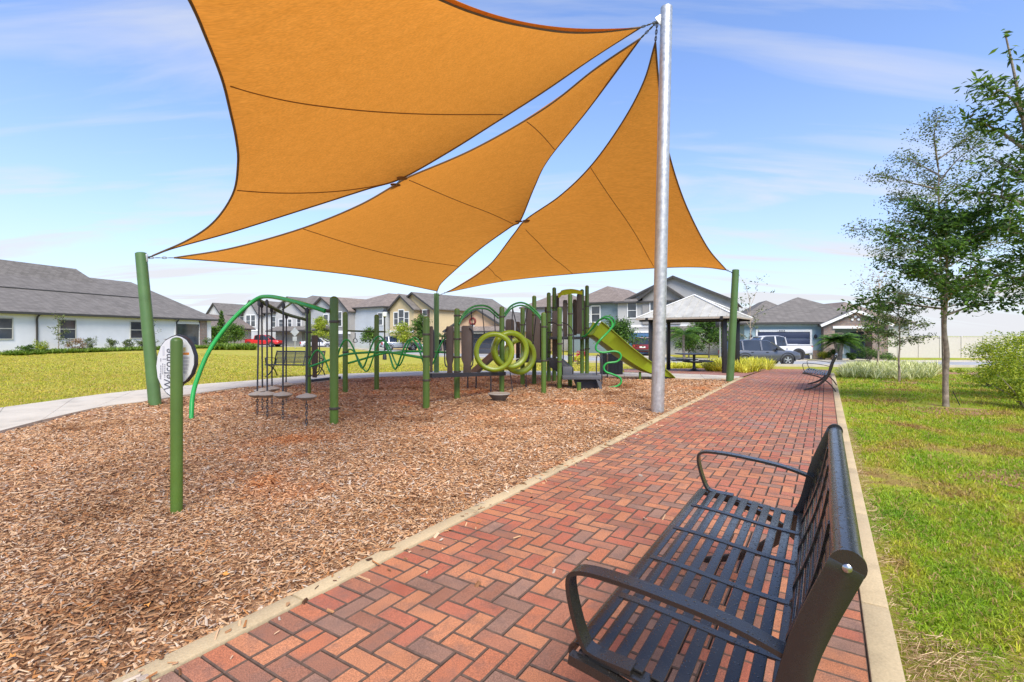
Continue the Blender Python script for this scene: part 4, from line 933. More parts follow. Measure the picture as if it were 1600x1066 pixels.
# ================================================================== HOUSES
RG = roof_mat('shingle_grey', (.165,.150,.136)); RB = roof_mat('shingle_brown', (.215,.175,.15)); TRIM = WHITE; FASC = M('fascia_dark', (.05,.047,.045), .6); STONE = stone_mat('ledge_stone')
def place(a, Za, b, Zb):
    p, q = GZ(a, Za), GZ(b, Zb); d = q-p; return Vector((p.x, p.y, min(p.z, q.z))), math.atan2(d.y, d.x), Vector((d.x, d.y, 0)).length
class House:
    def __init__(s, name, label, loc, rot): s.t = thing(name, label, 'house', loc, rot, 'houses round the playground')
    def wall(s, x0, x1, y0, y1, z0, z1, mat, name='wall'): return MB().box(x0, x1, y0, y1, z0, z1).build(name, mat, s.t, smooth=False)
    def hip(s, x0, x1, y0, y1, z, rise, mat, o=.4, hl=None, hr=None, parent=None, th=.16):
        x0 -= o; x1 += o; y0 -= o; y1 += o; w, d = x1-x0, y1-y0; m = MB()
        if w >= d:
            hl = d/2 if hl is None else hl; hr = d/2 if hr is None else hr; r = [(x0+hl, (y0+y1)/2), (x1-hr, (y0+y1)/2)]
            fs = [(0,1,5,4), (1,2,5), (2,3,4,5), (3,0,4)]
        else:
            hl = w/2 if hl is None else hl; hr = w/2 if hr is None else hr; r = [((x0+x1)/2, y0+hl), ((x0+x1)/2, y1-hr)]
            fs = [(0,1,4), (1,2,5,4), (2,3,5), (3,0,4,5)]
        v = [(x0,y0,z), (x1,y0,z), (x1,y1,z), (x0,y1,z), (*r[0], z+rise), (*r[1], z+rise)]
        v += [(x0,y0,z-th), (x1,y0,z-th), (x1,y1,z-th), (x0,y1,z-th)]
        m.add(v[:6], fs); rf = m.build('roof', mat, parent or s.t, smooth=False)
        MB().add(v[:4]+v[6:], [(0,1,5,4), (1,2,6,5), (2,3,7,6), (3,0,4,7), (4,5,6,7)]).build('fascia', FASC, rf, smooth=False); return rf
    def gable(s, x0, x1, y0, y1, z, rise, mat, wall, o=.4, axis='y', trim=None):
        """ridge along axis; gable wall faces the ends"""
        m = MB(); k = .14
        if axis == 'y':
            xm = (x0+x1)/2; sl = rise/(xm-x0); e = z-o*sl; Y0, Y1 = y0-o, y1+o
            for sg, xe in ((-1, x0-o), (1, x1+o)): m.hexa([(xm,Y0,z+rise), (xe,Y0,e), (xe,Y1,e), (xm,Y1,z+rise)], [(xm,Y0,z+rise+k), (xe,Y0,e+k), (xe,Y1,e+k), (xm,Y1,z+rise+k)])
            rf = m.build('roof', mat, s.t, smooth=False)
            MB().prism([(x0,y0,z), (x1,y0,z), (xm,y0,z+rise-.01)], (0, y1-y0, 0)).build('gable_wall', wall, s.t, smooth=False)
            if trim:
                for xe in (x0-o, x1+o): MB().bar((xm, Y0-.02, z+rise+.02), (xe, Y0-.02, e+.02), .04, .20).build('barge_board', trim, rf, smooth=False)
        else:
            ym = (y0+y1)/2; sl = rise/(ym-y0); e = z-o*sl; X0, X1 = x0-o, x1+o
            for ye in (y0-o, y1+o): m.hexa([(X0,ym,z+rise), (X0,ye,e), (X1,ye,e), (X1,ym,z+rise)], [(X0,ym,z+rise+k), (X0,ye,e+k), (X1,ye,e+k), (X1,ym,z+rise+k)])
            rf = m.build('roof', mat, s.t, smooth=False)
            MB().prism([(x0,y0,z), (x0,y1,z), (x0,ym,z+rise-.01)], (x1-x0, 0, 0)).build('gable_wall', wall, s.t, smooth=False)
        return rf
    def win(s, face, pos, at, z, w, h, bars=1, mat=None, trim=.09):
        """face f (y=pos), l / r (x=pos); at = centre along the face"""
        def pt(a, d, zz):
            if face == 'f': return (a, pos-d, zz)
            if face == 'l': return (pos-d, a, zz)
            return (pos+d, a, zz)
        def slab_(a0, a1, z0, z1, d0, d1): return MB().hexa([pt(a0,d0,z0), pt(a1,d0,z0), pt(a1,d1,z0), pt(a0,d1,z0)], [pt(a0,d0,z1), pt(a1,d0,z1), pt(a1,d1,z1), pt(a0,d1,z1)])
        m = MB(); a0, a1 = at-w/2, at+w/2
        for q in ((a0-trim, a0, z-trim, z+h+trim), (a1, a1+trim, z-trim, z+h+trim), (a0, a1, z+h, z+h+trim*1.4), (a0, a1, z-trim, z)): 
            mm = slab_(*q, -.02, .06); m.add(mm.v, mm.f)
        for k in range(bars):
            zz = z+h*(k+1)/(bars+1); mm = slab_(a0, a1, zz-.025, zz+.025, -.02, .045); m.add(mm.v, mm.f)
        o = m.build('window', mat or TRIM, s.t, smooth=False)
        zs = [z]+[z+h*(k+1)/(bars+1) for k in range(bars)]+[z+h]
        for k in range(bars+1): slab_(a0, a1, zs[k]+(.025 if k else 0), zs[k+1]-(.025 if k < bars else 0), -.02, .012).build('pane', GLASS, o, smooth=False)
        return o
    def garage(s, x0, x1, y, h, mat, rows=4):
        m = MB(); m.box(x0-.14, x0, y-.07, y+.05, 0, h+.18); m.box(x1, x1+.14, y-.07, y+.05, 0, h+.18); m.box(x0, x1, y-.075, y+.05, h, h+.18); g = m.build('garage_door', TRIM, s.t, smooth=False)
        for k in range(rows):
            z0 = h*k/rows+.012; MB().box(x0, x1, y-.03, y+.03, z0, h*(k+1)/rows-.012).build('panel', mat, g, bevel=.012)
        return g
    def box(s, name, x0, x1, y0, y1, z0, z1, mat): return MB().box(x0, x1, y0, y1, z0, z1).build(name, mat, s.t, smooth=False)
    def fin(s): pass
# -- white bungalow at the left
L0 = Vector((-33.2,32,0)); LD = Vector((.19,.98,0)).normalized()
def s_of(px):
    k = (px-800)/770; return (L0.x-k*L0.y)/(k*LD.y-LD.x)
hb = House('bungalow', 'long white stucco bungalow with a grey shingle roof at the far left', (L0+LD*-9)+Vector((0,0,.2)), math.atan2(LD.y, LD.x)); SO = 9
WST = stucco_mat('white_stucco', (.80,.80,.80)); Lx = SO+17.3
hb.wall(0, Lx, 0, 13, -.6, 2.75, WST)
rfm = hb.hip(0, Lx, 0, 13, 2.78, 3.55, RG, .45, hl=6, hr=3.1)
m = MB(); xe = SO+9.6; m.add([(4.5,5.2,5.55), (xe+1.2,5.2,5.55), (xe+1.2,7.8,5.55), (4.5,7.8,5.55), (5.4,6.5,6.95), (xe,6.5,6.95)], [(0,1,5,4), (1,2,5), (2,3,4,5), (3,0,4)]); m.build('upper_roof', RG, rfm, smooth=False)
MB().bar((SO-8, 3.05, 4.6), (SO+12.6, 3.05, 4.6), .1, .07).build('ridge_vent', FASC, rfm); MB().bar((SO-4, 5.9, 6.33), (SO+1.6, 5.9, 6.33), .1, .08).build('ridge_vent', FASC, rfm)
for px in (0, 105.5, 213): hb.win('f', 0, SO+s_of(px), .98, 1.05 if px else 1.3, 1.32, 1, M('window_beige', (.55,.54,.48), .6), .06)
for px in (56.5, 275): x = SO+s_of(px); MB().tube([(x,-.35,2.68), (x,-.12,2.45), (x,-.08,2.3), (x,-.08,-.3)], .06, 8).build('downspout', FASC, hb.t)
hb.wall(SO+s_of(311), SO+s_of(322), -.12, 2, -.6, 2.6, STONE, 'stone_pier'); hb.win('f', 0, SO+s_of(293), .1, 2.6, 2.15, 0, TRIM, .1)
# -- far row, left to right
def far_house(label, a, Za, b, Zb, D, eave, wallm, roofm, rise, features, gab=None, axis=None, name='house', side=None):
    loc, rot, Wd = place(a, Za, b, Zb); h = House(name, label, loc, rot); h.wall(0, Wd, 0, D, -.8, eave, wallm)
    if axis: h.gable(0, Wd, 0, D, eave, rise, roofm, wallm, .4, axis, FASC)
    else: h.hip(0, Wd, 0, D, eave+.1, rise, roofm, .45)
    if gab:
        x0, x1, out, ge, gr, gm = gab; h.wall(x0, x1, -out, -.002, -.8, ge, gm); h.gable(x0, x1, -out, D*.5, ge, gr, roofm, gm, .35, 'y', FASC)
    features(h, Wd); return h
SW = siding_mat('white_siding', (.52,.52,.52)); SG = siding_mat('grey_siding', (.40,.41,.42)); SB = siding_mat('blue_siding', (.13,.25,.34)); SY = stucco_mat('yellow_stucco', (.58,.46,.27)); SP = stucco_mat('peach_stucco', (.62,.42,.27)); ST = siding_mat('teal_siding', (.20,.26,.29)); SGW = stucco_mat('pale_grey_stucco', (.43,.43,.42)); SDG = siding_mat('dark_grey_siding', (.29,.28,.27), .3, True); SLB = stucco_mat('light_blue_stucco', (.30,.41,.45)); BEI = stucco_mat('beige_stucco', (.52,.45,.36))
def fA(h, W): h.win('f', 0, W*.8, 3.6, 1.2, 1.5); h.win('l', 0, 3, 3.6, 1.2, 1.4)
far_house('low beige house just behind the white bungalow', 296, 66, 331, 66, 10, 2.7, BEI, RB, 1.9, lambda h, W: h.win('f', 0, W*.6, .9, 1.0, 1.3))
far_house('blue two-storey house with a white gable behind the green arch', 333, 92, 391, 88, 12, 5.4, SB, RG, 2.6, fA, (0, 4.2, 1.2, 5.4, 2.2, SW))
def fB(h, W):
    h.win('f', -1.0, 1.3, 3.3, 1.1, 1.9); h.win('f', -1.0, 2.6, 3.3, 1.1, 1.9); h.box('band', -.05, 4.05, -1.06, -1.0, 2.5, 2.8, TRIM); h.win('f', 0, W*.75, 3.2, 1.0, 1.7)
far_house('pale two-storey house with tall white windows behind the hanging ropes', 389, 86, 441, 82, 12, 5.5, SW, RG, 2.6, fB, (0, 4., 1., 5.5, 2.2, SW))
def fC(h, W):
    for x in (1.4, 3.4, 5.4): h.win('f', -.8, x, 3.2, .8, 1.1)
    h.hip(0, W, -2.2, 0, 2.5, .7, RG, .2, 1, 1)
far_house('off-white two-storey house with three small upper windows behind the diamond sign', 436, 80, 486, 77, 12, 5.6, SGW, RG, 2.7, fC, (.2, 6.0, .8, 5.6, 2.2, SGW))
def fD(h, W):
    h.win('f', 0, W*.62, 3.3, .9, 1.5); h.hip(0, W*.9, -2, 0, 2.6, .7, RG, .2, 1, 1)
far_house('grey two-storey house with a shingle gable above the white parked car', 482, 74, 527, 71, 12, 5.3, SG, RB, 2.0, fD, None, 'y')
def fE(h, W):
    h.win('f', -1.0, 1.9, 3.1, 1.5, 1.9); h.box('band', -.05, 4.6, -1.06, -1.0, 2.0, 2.45, TRIM); h.garage(.8, 3.6, -1.0, 2.0, M('garage_grey', (.12,.12,.13), .5)); h.win('f', 0, W*.96-.2, 3.2, .9, 1.5)
far_house('pale grey two-storey house with a small dark gable behind the coil climber', 526, 70, 599, 64, 12, 5.5, siding_mat('pale_blue_siding', (.47,.50,.53)), RB, 2.3, fE, (.1, 4.2, 1., 5.3, 1.6, SDG))
far_house('narrow light grey house beside the yellow house behind the lamp post', 596, 69, 628, 68, 12, 5.5, SW, RB, 2.2, lambda h, W: (h.win('f', 0, 1.2, 3.2, .9, 1.5), h.hip(0, W, -2, 0, 2.5, .6, RG, .2, 1, 1)))
def fY(h, W):
    for x, w in ((1.25, .8), (2.3, 1.0), (3.35, .8)): h.win('f', -.9, x, 3.2, w, 1.6 if w < 1 else 1.9, 1)
    h.box('band', -.05, 4.75, -.97, -.9, 2.25, 2.5, TRIM); h.win('f', 0, W-1.5, 3.6, .8, 1.4)
    for x in (W-2.15, W-.85): h.box('shutter', x-.2, x+.2, -.08, -.01, 3.55, 5.05, M('shutter_brown', (.10,.06,.05), .6))
    h.win('f', 0, W-3.2, .6, 1.0, 1.7)
far_house('yellow two-storey house with a double gable and white windows', 618, 65, 677, 60.5, 15, 5.25, SY, RG, 2.0, fY, (0, 4.7, .9, 5.25, 1.65, SY), 'y')
# long side of the yellow house and the low garage before it
def fP(h, W):
    h.garage(1.9, W-.5, 0, 2.05, M('garage_dark', (.05,.055,.07), .5)); 
    wr = MB(); wr.tube([(W*.42+.33*math.cos(k*.524), -.09, 3.35+.33*math.sin(k*.524)) for k in range(12)], .09, 8, closed=True); wr.build('wreath', M('wreath_red', (.16,.02,.02), .8, bump=.6), h.t)
    h.box('gable_vent', W*.42-.2, W*.42+.2, -.05, -.01, 2.75, 2.95, TRIM); h.hip(.2, W-.2, -.9, 0, 2.35, .45, RB, .05, .5, .5)
far_house('peach single-storey garage house with a round wreath in its gable', 700, 52, 796, 49, 14, 2.45, SP, RG, 2.1, fP, None, 'y')
def fG(h, W): h.win('f', 0, W*.5, 3.3, 1.2, 1.5)
far_house('dark roofed grey house hidden behind the play tower', 818, 64, 915, 61, 12, 5.4, SGW, RB, 2.3, fG)
def fT(h, W):
    for x in (W-2.55, W-1.35): h.win('f', 0, x-1.6, 3.35, .95, 1.65, 1)
far_house('teal grey two-storey house with a hip roof behind the slide', 893, 55, 971, 51.5, 12, 5.35, ST, RB, 2.0, fT)
def fGB(h, W):
    h.wall(0, 7.0, -1.2, -.003, -.8, 5.3, SGW); h.hip(0, 7.0, -1.2, 5, 5.35, 1.0, RG, .4)
    h.garage(1.15, 4.0, -1.2, 2.15, M('garage_blue', (.07,.16,.30), .5)); h.win('f', -1.2, 1.5, 3.7, .85, 1.5, 1); h.box('band', -.02, 7.0, -1.26, -1.2, 2.7, 2.95, TRIM)
    h.wall(2.6, 6.3, -1.4, -1.21, 3.0, 5.75, SDG); h.gable(2.6, 6.3, -1.4, 4, 5.75, 1.35, RG, SDG, .4, 'y', FASC)
    for x in (3.9, 5.0): h.win('f', -1.4, x, 3.55, 1.0, 1.7, 1)
    h.hip(5.0, W, -2.2, -1.2, 2.3, .5, RG, .2, .4, .4); h.box('porch_beam', 5.0, W, -2.2, -2.05, 2.05, 2.3, TRIM)
    h.win('r', W, 5, 3.6, 1., 1.5)
    for x in (.75, 4.45):
        MB().lathe([(.04,-.14), (.09,-.08), (.09,.08), (.03,.16)], (x, -1.3, 1.75), 8).build('wall_lamp', BLACKDRY, h.t)
hh = far_house('pale grey two-storey house with a blue garage door behind the pavilion', 970, 52.5, 1143, 47.5, 13, 5.3, siding_mat('gable_grey_siding', (.42,.42,.41)), RG, 2.5, fGB, None, 'y')
def fBl(h, W):
    h.box('frieze', 0, W, -.04, -.004, 2.62, 2.82, M('frieze_blue', (.45,.56,.60), .6))
    h.garage(1.0, W-.78, 0, 2.18, M('garage_navy', (.028,.04,.085), .45), 4)
    q = MB(); q.box(W*.5-.32, W*.5+.32, -.1, -.078, 2.2, 2.33); pl = q.build('number_plate', TRIM, h.t, smooth=False)
    for k in range(4): MB().box(W*.5-.22+.115*k, W*.5-.14+.115*k, -.104, -.1005, 2.215, 2.315).build('digit', INK, pl, smooth=False)
    for x in (.5, W-.42): MB().lathe([(.04,-.16), (.10,-.1), (.10,.08), (.03,.18)], (x, -.12, 1.8), 8).build('wall_lamp', BLACKDRY, h.t)
    h.box('stone_skirt', W-.6, W+.02, -.1, -.003, -.3, .7, STONE)
loc, rot, Wd = place(1163, 41.2, 1283, 39.3); h = House('house', 'light blue single-storey house with a navy double garage door', loc, rot)
h.wall(0, Wd, 0, 12, -.6, 2.85, SLB); h.hip(0, Wd+4.0, 0, 12, 2.95, 2.35, RG, .45); fBl(h, Wd); 
h.wall(Wd+.003, Wd+.75, -.8, .9, -.6, 2.75, STONE, 'stone_pier'); h.wall(Wd+3.2, Wd+4.2, -.8, .9, -.6, 2.75, STONE, 'stone_pier'); h.wall(Wd+.753, Wd+3.197, -.8, -.4, 2.42, 2.75, STONE, 'header')
h.wall(Wd+.003, Wd+4.2, .903, 9, -.6, 2.75, SLB); h.box('porch_floor', Wd+.753, Wd+3.197, -.8, .9, -.4, .05, WALK); h.box('porch_ceiling', Wd+.753, Wd+3.197, -.39, .9, 2.6, 2.74, M('porch_ceiling', (.3,.3,.29), .7))
h.gable(Wd+.05, Wd+4.15, -.8, 6, 2.76, 1.0, RG, STONE, .3, 'y', TRIM); h.box('lintel', Wd+.6, Wd+3.3, -.88, -.803, 2.42, 2.62, TRIM)
h.box('front_door', Wd+2.2, Wd+3.1, .86, .9, .05, 2.15, M('garage_navy')); h.win('f', .9, Wd+1.35, .5, .6, 1.5)
for dx, dz in ((0,.72), (-.2,.5), (.2,.5)): MB().lathe([(.09,-.03), (.09,.03)], (Wd+2.1+dx, -.84, 2.76+dz-.15), 10, Matrix.Rotation(math.pi/2, 3, 'X')).build('gable_roundel', TRIM, h.t)
far_house('low house with a brown hip roof behind the bare tree', 1300, 50, 1420, 50, 12, 3.1, SGW, RB, 2.35, lambda h, W: h.win('f', 0, W*.3, .9, 1.2, 1.3))
far_house('neighbouring house with a grey hip roof behind the light blue garage house', 1152, 58, 1272, 56, 12, 3.3, SGW, RG, 2.8, lambda h, W: h.win('f', 0, 1.5, 1.2, 1.0, 1.2))
# -- white fence
fn = thing('vinyl_fence', 'smooth off-white panel fence behind the young trees', 'fence', GZ(1345, 43)); VF = M('vinyl_white', (.52,.48,.43), .5, var=.05)
A_, B_ = GZ(1338, 43), GZ(1640, 41); n = 9
for k in range(n):
    a, b = A_.lerp(B_, k/n), A_.lerp(B_, (k+1)/n); z = -.5; d = (b-a).normalized()*.05
    MB().bar(Vector((a.x, a.y, z+.85))+d, Vector((b.x, b.y, z+.85))-d, .05, 1.75).build('panel', VF, fn, smooth=False); MB().bar(Vector((a.x, a.y, z-.1)), Vector((a.x, a.y, z+1.82)), .12, .12).build('post', VF, fn)
    MB().bar(Vector((a.x, a.y, z+1.74))+d, Vector((b.x, b.y, z+1.74))-d, .07, .08).build('cap_rail', VF, fn)
# ================================================================== VEHICLES
TYRE = M('tyre', (.02,.02,.021), .8); RIM = M('rim_silver', (.55,.55,.56), .3, .8); CGL = glass_mat('car_glass', (.02,.022,.025)); LAMPR = M('tail_red', (.35,.02,.02), .25); LAMPW = M('head_lamp', (.75,.76,.78), .15); DKP = M('dark_trim', (.025,.025,.027), .6)
def loft(st):
    """stations: (x, zb, zt, w) -> rounded body"""
    m = MB(); v = []; k = 12
    for x, zb, zt, w in st:
        h = zt-zb; half = [(.80, 0), (.96, .14), (1., .42), (.985, .72), (.93, .93), (.80, 1.)]
        for a, b in half: v.append((x, a*w, zb+b*h))
        for a, b in half[::-1]: v.append((x, -a*w, zb+b*h))
    n = len(st); m.add(v, [(i*k+j, i*k+(j+1) % k, (i+1)*k+(j+1) % k, (i+1)*k+j) for i in range(n-1) for j in range(k)]+[tuple(range(k)), tuple((n-1)*k+j for j in range(k))]); return m
def wheel(t, x, y, r, s):
    Mx = Matrix.Rotation(-math.pi/2*s, 3, 'X'); c = Vector((x, y, r))
    w = MB().lathe([(r*.62,-.11), (r*.95,-.11), (r,-.08), (r,.08), (r*.95,.11), (r*.64,.11), (r*.62,.09)], c, 26, Mx).build('tyre', TYRE, t)
    m = MB(); m.lathe([(r*.63,.07), (r*.66,.10), (r*.60,.10), (r*.57,.05), (.02,.05)], c, 22, Mx)
    for k in range(5):
        a = k*1.2566+.3; p = Mx @ Vector((r*.60*math.cos(a), r*.60*math.sin(a), .075)); q = Mx @ Vector((.02*math.cos(a), .02*math.sin(a), .085)); m.bar(c+q, c+p, .075, .03, up=Mx @ Vector((0,0,1)))
    m.build('rim', RIM, w)
def car(name, label, cat, kind, paint, loc, rot):
    t = thing(name, label, cat, loc, rot, 'vehicles parked along the street')
    if kind == 'suv':
        Lh, w, r, ax = 2.3, .92, .37, 1.36; body = [(-2.28,.55,.80,.78), (-2.22,.38,1.02,.86), (-1.9,.30,1.06,.91), (-.8,.27,1.03,.92), (.3,.27,1.02,.92), (1.0,.28,1.02,.92), (1.6,.30,.98,.91), (2.0,.34,.92,.88), (2.22,.40,.82,.80), (2.3,.46,.66,.70)]
        gl = [(-2.12,1.0,1.06,.80,.78), (-1.86,1.02,1.60,.84,.64), (-.9,1.02,1.69,.85,.67), (.15,1.0,1.66,.85,.66), (.42,1.0,1.56,.85,.66), (1.18,.98,1.03,.84,.76)]; roof = (-1.9, .32, 1.60, 1.69, .66)
    elif kind == 'sedan':
        Lh, w, r, ax = 2.3, .90, .33, 1.35; body = [(-2.3,.50,.86,.76), (-2.2,.34,.96,.84), (-1.6,.26,.96,.89), (-.6,.23,.92,.90), (.5,.23,.90,.90), (1.4,.26,.86,.89), (1.9,.30,.78,.86), (2.2,.36,.68,.78), (2.28,.42,.58,.70)]
        gl = [(-1.75,.90,.96,.78,.74), (-1.05,.90,1.36,.82,.60), (-.5,.90,1.43,.83,.62), (.15,.89,1.41,.83,.62), (.45,.88,1.32,.82,.62), (1.2,.86,.90,.80,.72)]; roof = (-1.05, .3, 1.36, 1.44, .62)
    else:
        Lh, w, r, ax = 2.9, .97, .40, 1.78; body = [(-2.9,.62,1.05,.88), (-2.84,.50,1.14,.94), (-2.2,.40,1.14,.97), (-.9,.36,1.13,.97), (.2,.36,1.10,.97), (1.2,.36,1.10,.97), (2.1,.38,1.06,.96), (2.6,.42,1.0,.93), (2.82,.48,.86,.84), (2.88,.55,.74,.74)]
        gl = [(-.95,1.10,1.14,.86,.82), (-.86,1.12,1.76,.88,.70), (-.4,1.12,1.85,.89,.72), (.55,1.10,1.83,.89,.72), (.80,1.09,1.72,.89,.72), (1.52,1.08,1.12,.86,.80)]; roof = (-.88, .72, 1.76, 1.86, .71)
    m = loft(body); m.build('body', paint, t, angle=35)
    # glasshouse
    v = []; 
    for x, z0, z1, w0, w1 in gl: v += [(x, w0, z0-.05), (x, w1, z1-.02), (x, -w1, z1-.02), (x, -w0, z0-.05)]
    n = len(gl); gm = MB().add(v, [(4*i+j, 4*i+(j+1) % 4, 4*i+4+(j+1) % 4, 4*i+4+j) for i in range(n-1) for j in range(4)]+[(0,1,2,3), (4*n-4, 4*n-3, 4*n-2, 4*n-1)]).build('windows', CGL, t, angle=25)
    # roof skin and pillars in body colour
    x0, x1, za, zb, wr = roof; mid = gl[2:4]; v = []; st = gl[1:5]
    for x, z0, z1, w0, w1 in st: v += [(x, w1+.015, z1-.05), (x, w1-.08, z1+.012), (x, -w1+.08, z1+.012), (x, -w1-.015, z1-.05)]
    MB().add(v, [(4*i+j, 4*i+j+1, 4*i+5+j, 4*i+4+j) for i in range(3) for j in range(3)]).build('roof_skin', paint, t, angle=60)
    for s in (-1, 1):
        for i, j in ((0,1), (4,5)): MB().bar((gl[i][0], s*(gl[i][3] if i == 0 else gl[i][4]), (gl[i][1] if i == 0 else gl[i][2])-.02), (gl[j][0], s*(gl[j][4] if i == 0 else gl[j][3]), (gl[j][2] if i == 0 else gl[j][1])-.02), .06, .09).build('pillar', paint, t)
        for fx in ((gl[1][0]*.55+gl[4][0]*.45,) if kind != 'suv' else (gl[1][0]+.42, -.27)):
            w0 = gl[3][3]; w1 = gl[3][4]; MB().bar((fx, s*(w0+.012), 1.0 if kind != 'pickup' else 1.1), (fx, s*(w1+.01), gl[3][2]-.04), .03, .10, up=(1,0,0)).build('pillar', paint, t)
        fx = gl[4][0]+.25; MB().box(fx-.09, fx+.09, min(s*(w-.02), s*(w+.20)), max(s*(w-.02), s*(w+.20)), gl[3][1]+.02, gl[3][1]+.17).build('mirror', DKP, t, bevel=.03)
        for xx in (ax, -ax*(1.0 if kind != 'pickup' else .98)):
            wheel(t, xx, s*(w-.10), r, s)
            m = MB(); R1 = r+.10; pts = [(xx+R1*math.cos(a), s*(w-.045), r+R1*math.sin(a)) for a in np.linspace(-.15, math.pi+.15, 15)]; m.ribbon(pts, (0,1,0), .11, .05); m.build('wheel_arch', DKP, t)
            MB().lathe([(r+.07,-.09), (r+.07,.03)], (xx, s*(w-.08), r), 20, Matrix.Rotation(math.pi/2, 3, 'X')).build('wheel_well', DKP, t)
        xe = body[-3][0]; MB().box(xe-.16, xe+.10, min(s*.52, s*.80), max(s*.52, s*.80), body[-3][2]-.24, body[-3][2]-.08).build('headlight', LAMPW, t, bevel=.04)
        xb = body[1][0]; MB().box(xb-.05, xb+.10, min(s*.66, s*.90), max(s*.66, s*.90), body[1][2]-.34, body[1][2]-.04).build('tail_light', LAMPR, t, bevel=.03)
        MB().box(-ax+.5, ax-.5, min(s*(w-.05), s*(w+.005)), max(s*(w-.05), s*(w+.005)), .27, .40).build('sill', DKP, t, bevel=.02)
        for xx in (.1, -.85): MB().box(xx-.10, xx+.04, min(s*w*.985, s*(w+.02)), max(s*w*.985, s*(w+.02)), .86, .90).build('door_handle', DKP, t)
    MB().box(body[0][0]-.05, body[0][0]+.25, -.8, .8, .40, .58).build('rear_bumper', DKP if kind != 'pickup' else M('bumper_chrome', (.5,.5,.5), .3, .8), t, bevel=.04)
    MB().box(body[-1][0]-.25, body[-1][0]+.02, -.72, .72, .36, .50).build('front_bumper', DKP, t, bevel=.04)
    MB().box(body[0][0]-.02, body[0][0]+.1, -.26, .26, .72, .86).build('number_plate', WHITE, t)
    if kind == 'pickup': MB().box(-2.72, -1.0, -.80, .80, 1.12, 1.155).build('cargo_bed', DKP, t); 
    if kind == 'pickup':
        m = MB(); [m.box(-2.84, -.98, s_*.86-.06, s_*.86+.06, 1.12, 1.20) for s_ in (-1, 1)]; m.box(-2.86, -2.76, -.8, .8, 1.1, 1.20); m.build('bed_rail', paint, t, bevel=.015)
    return t
GP = car_paint('paint_grey', (.10,.105,.12), .5); WP = car_paint('paint_white', (.56,.56,.57), 0.); RP = car_paint('paint_red', (.55,.02,.02), 0.); DR = car_paint('paint_dark_red', (.22,.02,.03), .3); SV = car_paint('paint_silver', (.42,.44,.47), .6)
car('sport_utility_car', 'dark grey sport utility car parked on the street by the yellow-green border', 'car', 'suv', GP, GZ(1186, 31.2, .0), 0.02).scale = (.98, .98, .94)
car('pickup_truck', 'white pickup truck parked behind the dark grey car', 'truck', 'pickup', WP, GZ(1200, 37.2, .02), math.pi+.03)
car('sport_utility_car', 'dark red sport utility car parked nose-in before the blue garage door', 'car', 'suv', DR, GZ(1006, 47.5, .02), math.radians(72))
car('pickup_truck', 'bright red pickup truck parked far left by the blue house', 'truck', 'pickup', RP, GZ(411, 75, .02), -.05)
car('sedan', 'white sedan parked behind the bench on the lawn', 'car', 'sedan', WP, GZ(499, 66, .02), .05)
car('sport_utility_car', 'silver sport utility car parked before the yellow house', 'car', 'suv', SV, GZ(626, 58, .02), .35)
car('sedan', 'dark grey sedan half hidden behind a brown play panel', 'car', 'sedan', GP, GZ(690, 53, .02), .6)
# ================================================================== STREET FURNITURE
def lamp(px, Z, topy, label):
    b = GZ(px, Z); t = thing('street_lamp', label, 'lamp post', b); hgt = (HY-topy)/F*Z+H-b.z
    MB().lathe([(.16,0), (.15,.3), (.07,.5), (.055,.8), (.05,hgt-.65), (.09,hgt-.6), (.05,hgt-.55)], b, 12).build('column', BLACKDRY, t)
    MB().lathe([(.08,hgt-.55), (.17,hgt-.5), (.21,hgt-.2), (.17,hgt-.15)], b, 12).build('lantern', M('lantern_glass', (.7,.71,.72), .3), t)
    MB().lathe([(.22,hgt-.16), (.12,hgt-.06), (.03,hgt), (.01,hgt+.08)], b, 12).build('cap', BLACKDRY, t)
lamp(601, 38, 484, 'black lamp post with a pale lantern rising behind the coil climber')
def sign_post(px, Z, label, items, topy):
    b = GZ(px, Z); t = thing('street_sign', label, 'sign', b); MB().cyl(b, P(px, topy, Z), .045, .045, 8).build('post', M('sign_post_grey', (.42,.42,.41), .5, .5), t)
    for kind, y, s in items:
        c = P(px, y, Z)+Vector((0,-.06,0))
        if kind == 'd': MB().prism([c+Vector((0,0,s)), c+Vector((s,0,0)), c-Vector((0,0,s)), c-Vector((s,0,0))], (0,.02,0)).build('sign_plate', M('sign_back', (.42,.43,.44), .45, .4), t)
        else: MB().prism([c+Vector((-s,0,-s)), c+Vector((s,0,-s)), c+Vector((s,0,s)), c+Vector((-s,0,s))], (0,.02,0)).build('sign_plate', M('sign_back'), t)
sign_post(461, 46, 'plain grey back of a diamond street sign on a post', (('d', 519, .42), ('s', 529.5, .2)), 511)
sign_post(1125, 30, 'pale slim post with two small dark boxes behind the pavilion', (), 497)
m = MB(); c = P(1125, 506, 29.9); m.box(c.x-.24, c.x-.06, c.y-.1, c.y+.1, c.z-.22, c.z+.2); 
tag(m.build('signal_box', BLACKDRY, None, bevel=.02), 'small black box hung on the slim pale post, left side', 'box', 'boxes on the pale post')
m = MB(); m.box(c.x+.06, c.x+.24, c.y-.1, c.y+.1, c.z-.22, c.z+.2)
tag(m.build('signal_box', BLACKDRY, None, bevel=.02), 'small black box hung on the slim pale post, right side', 'box', 'boxes on the pale post')
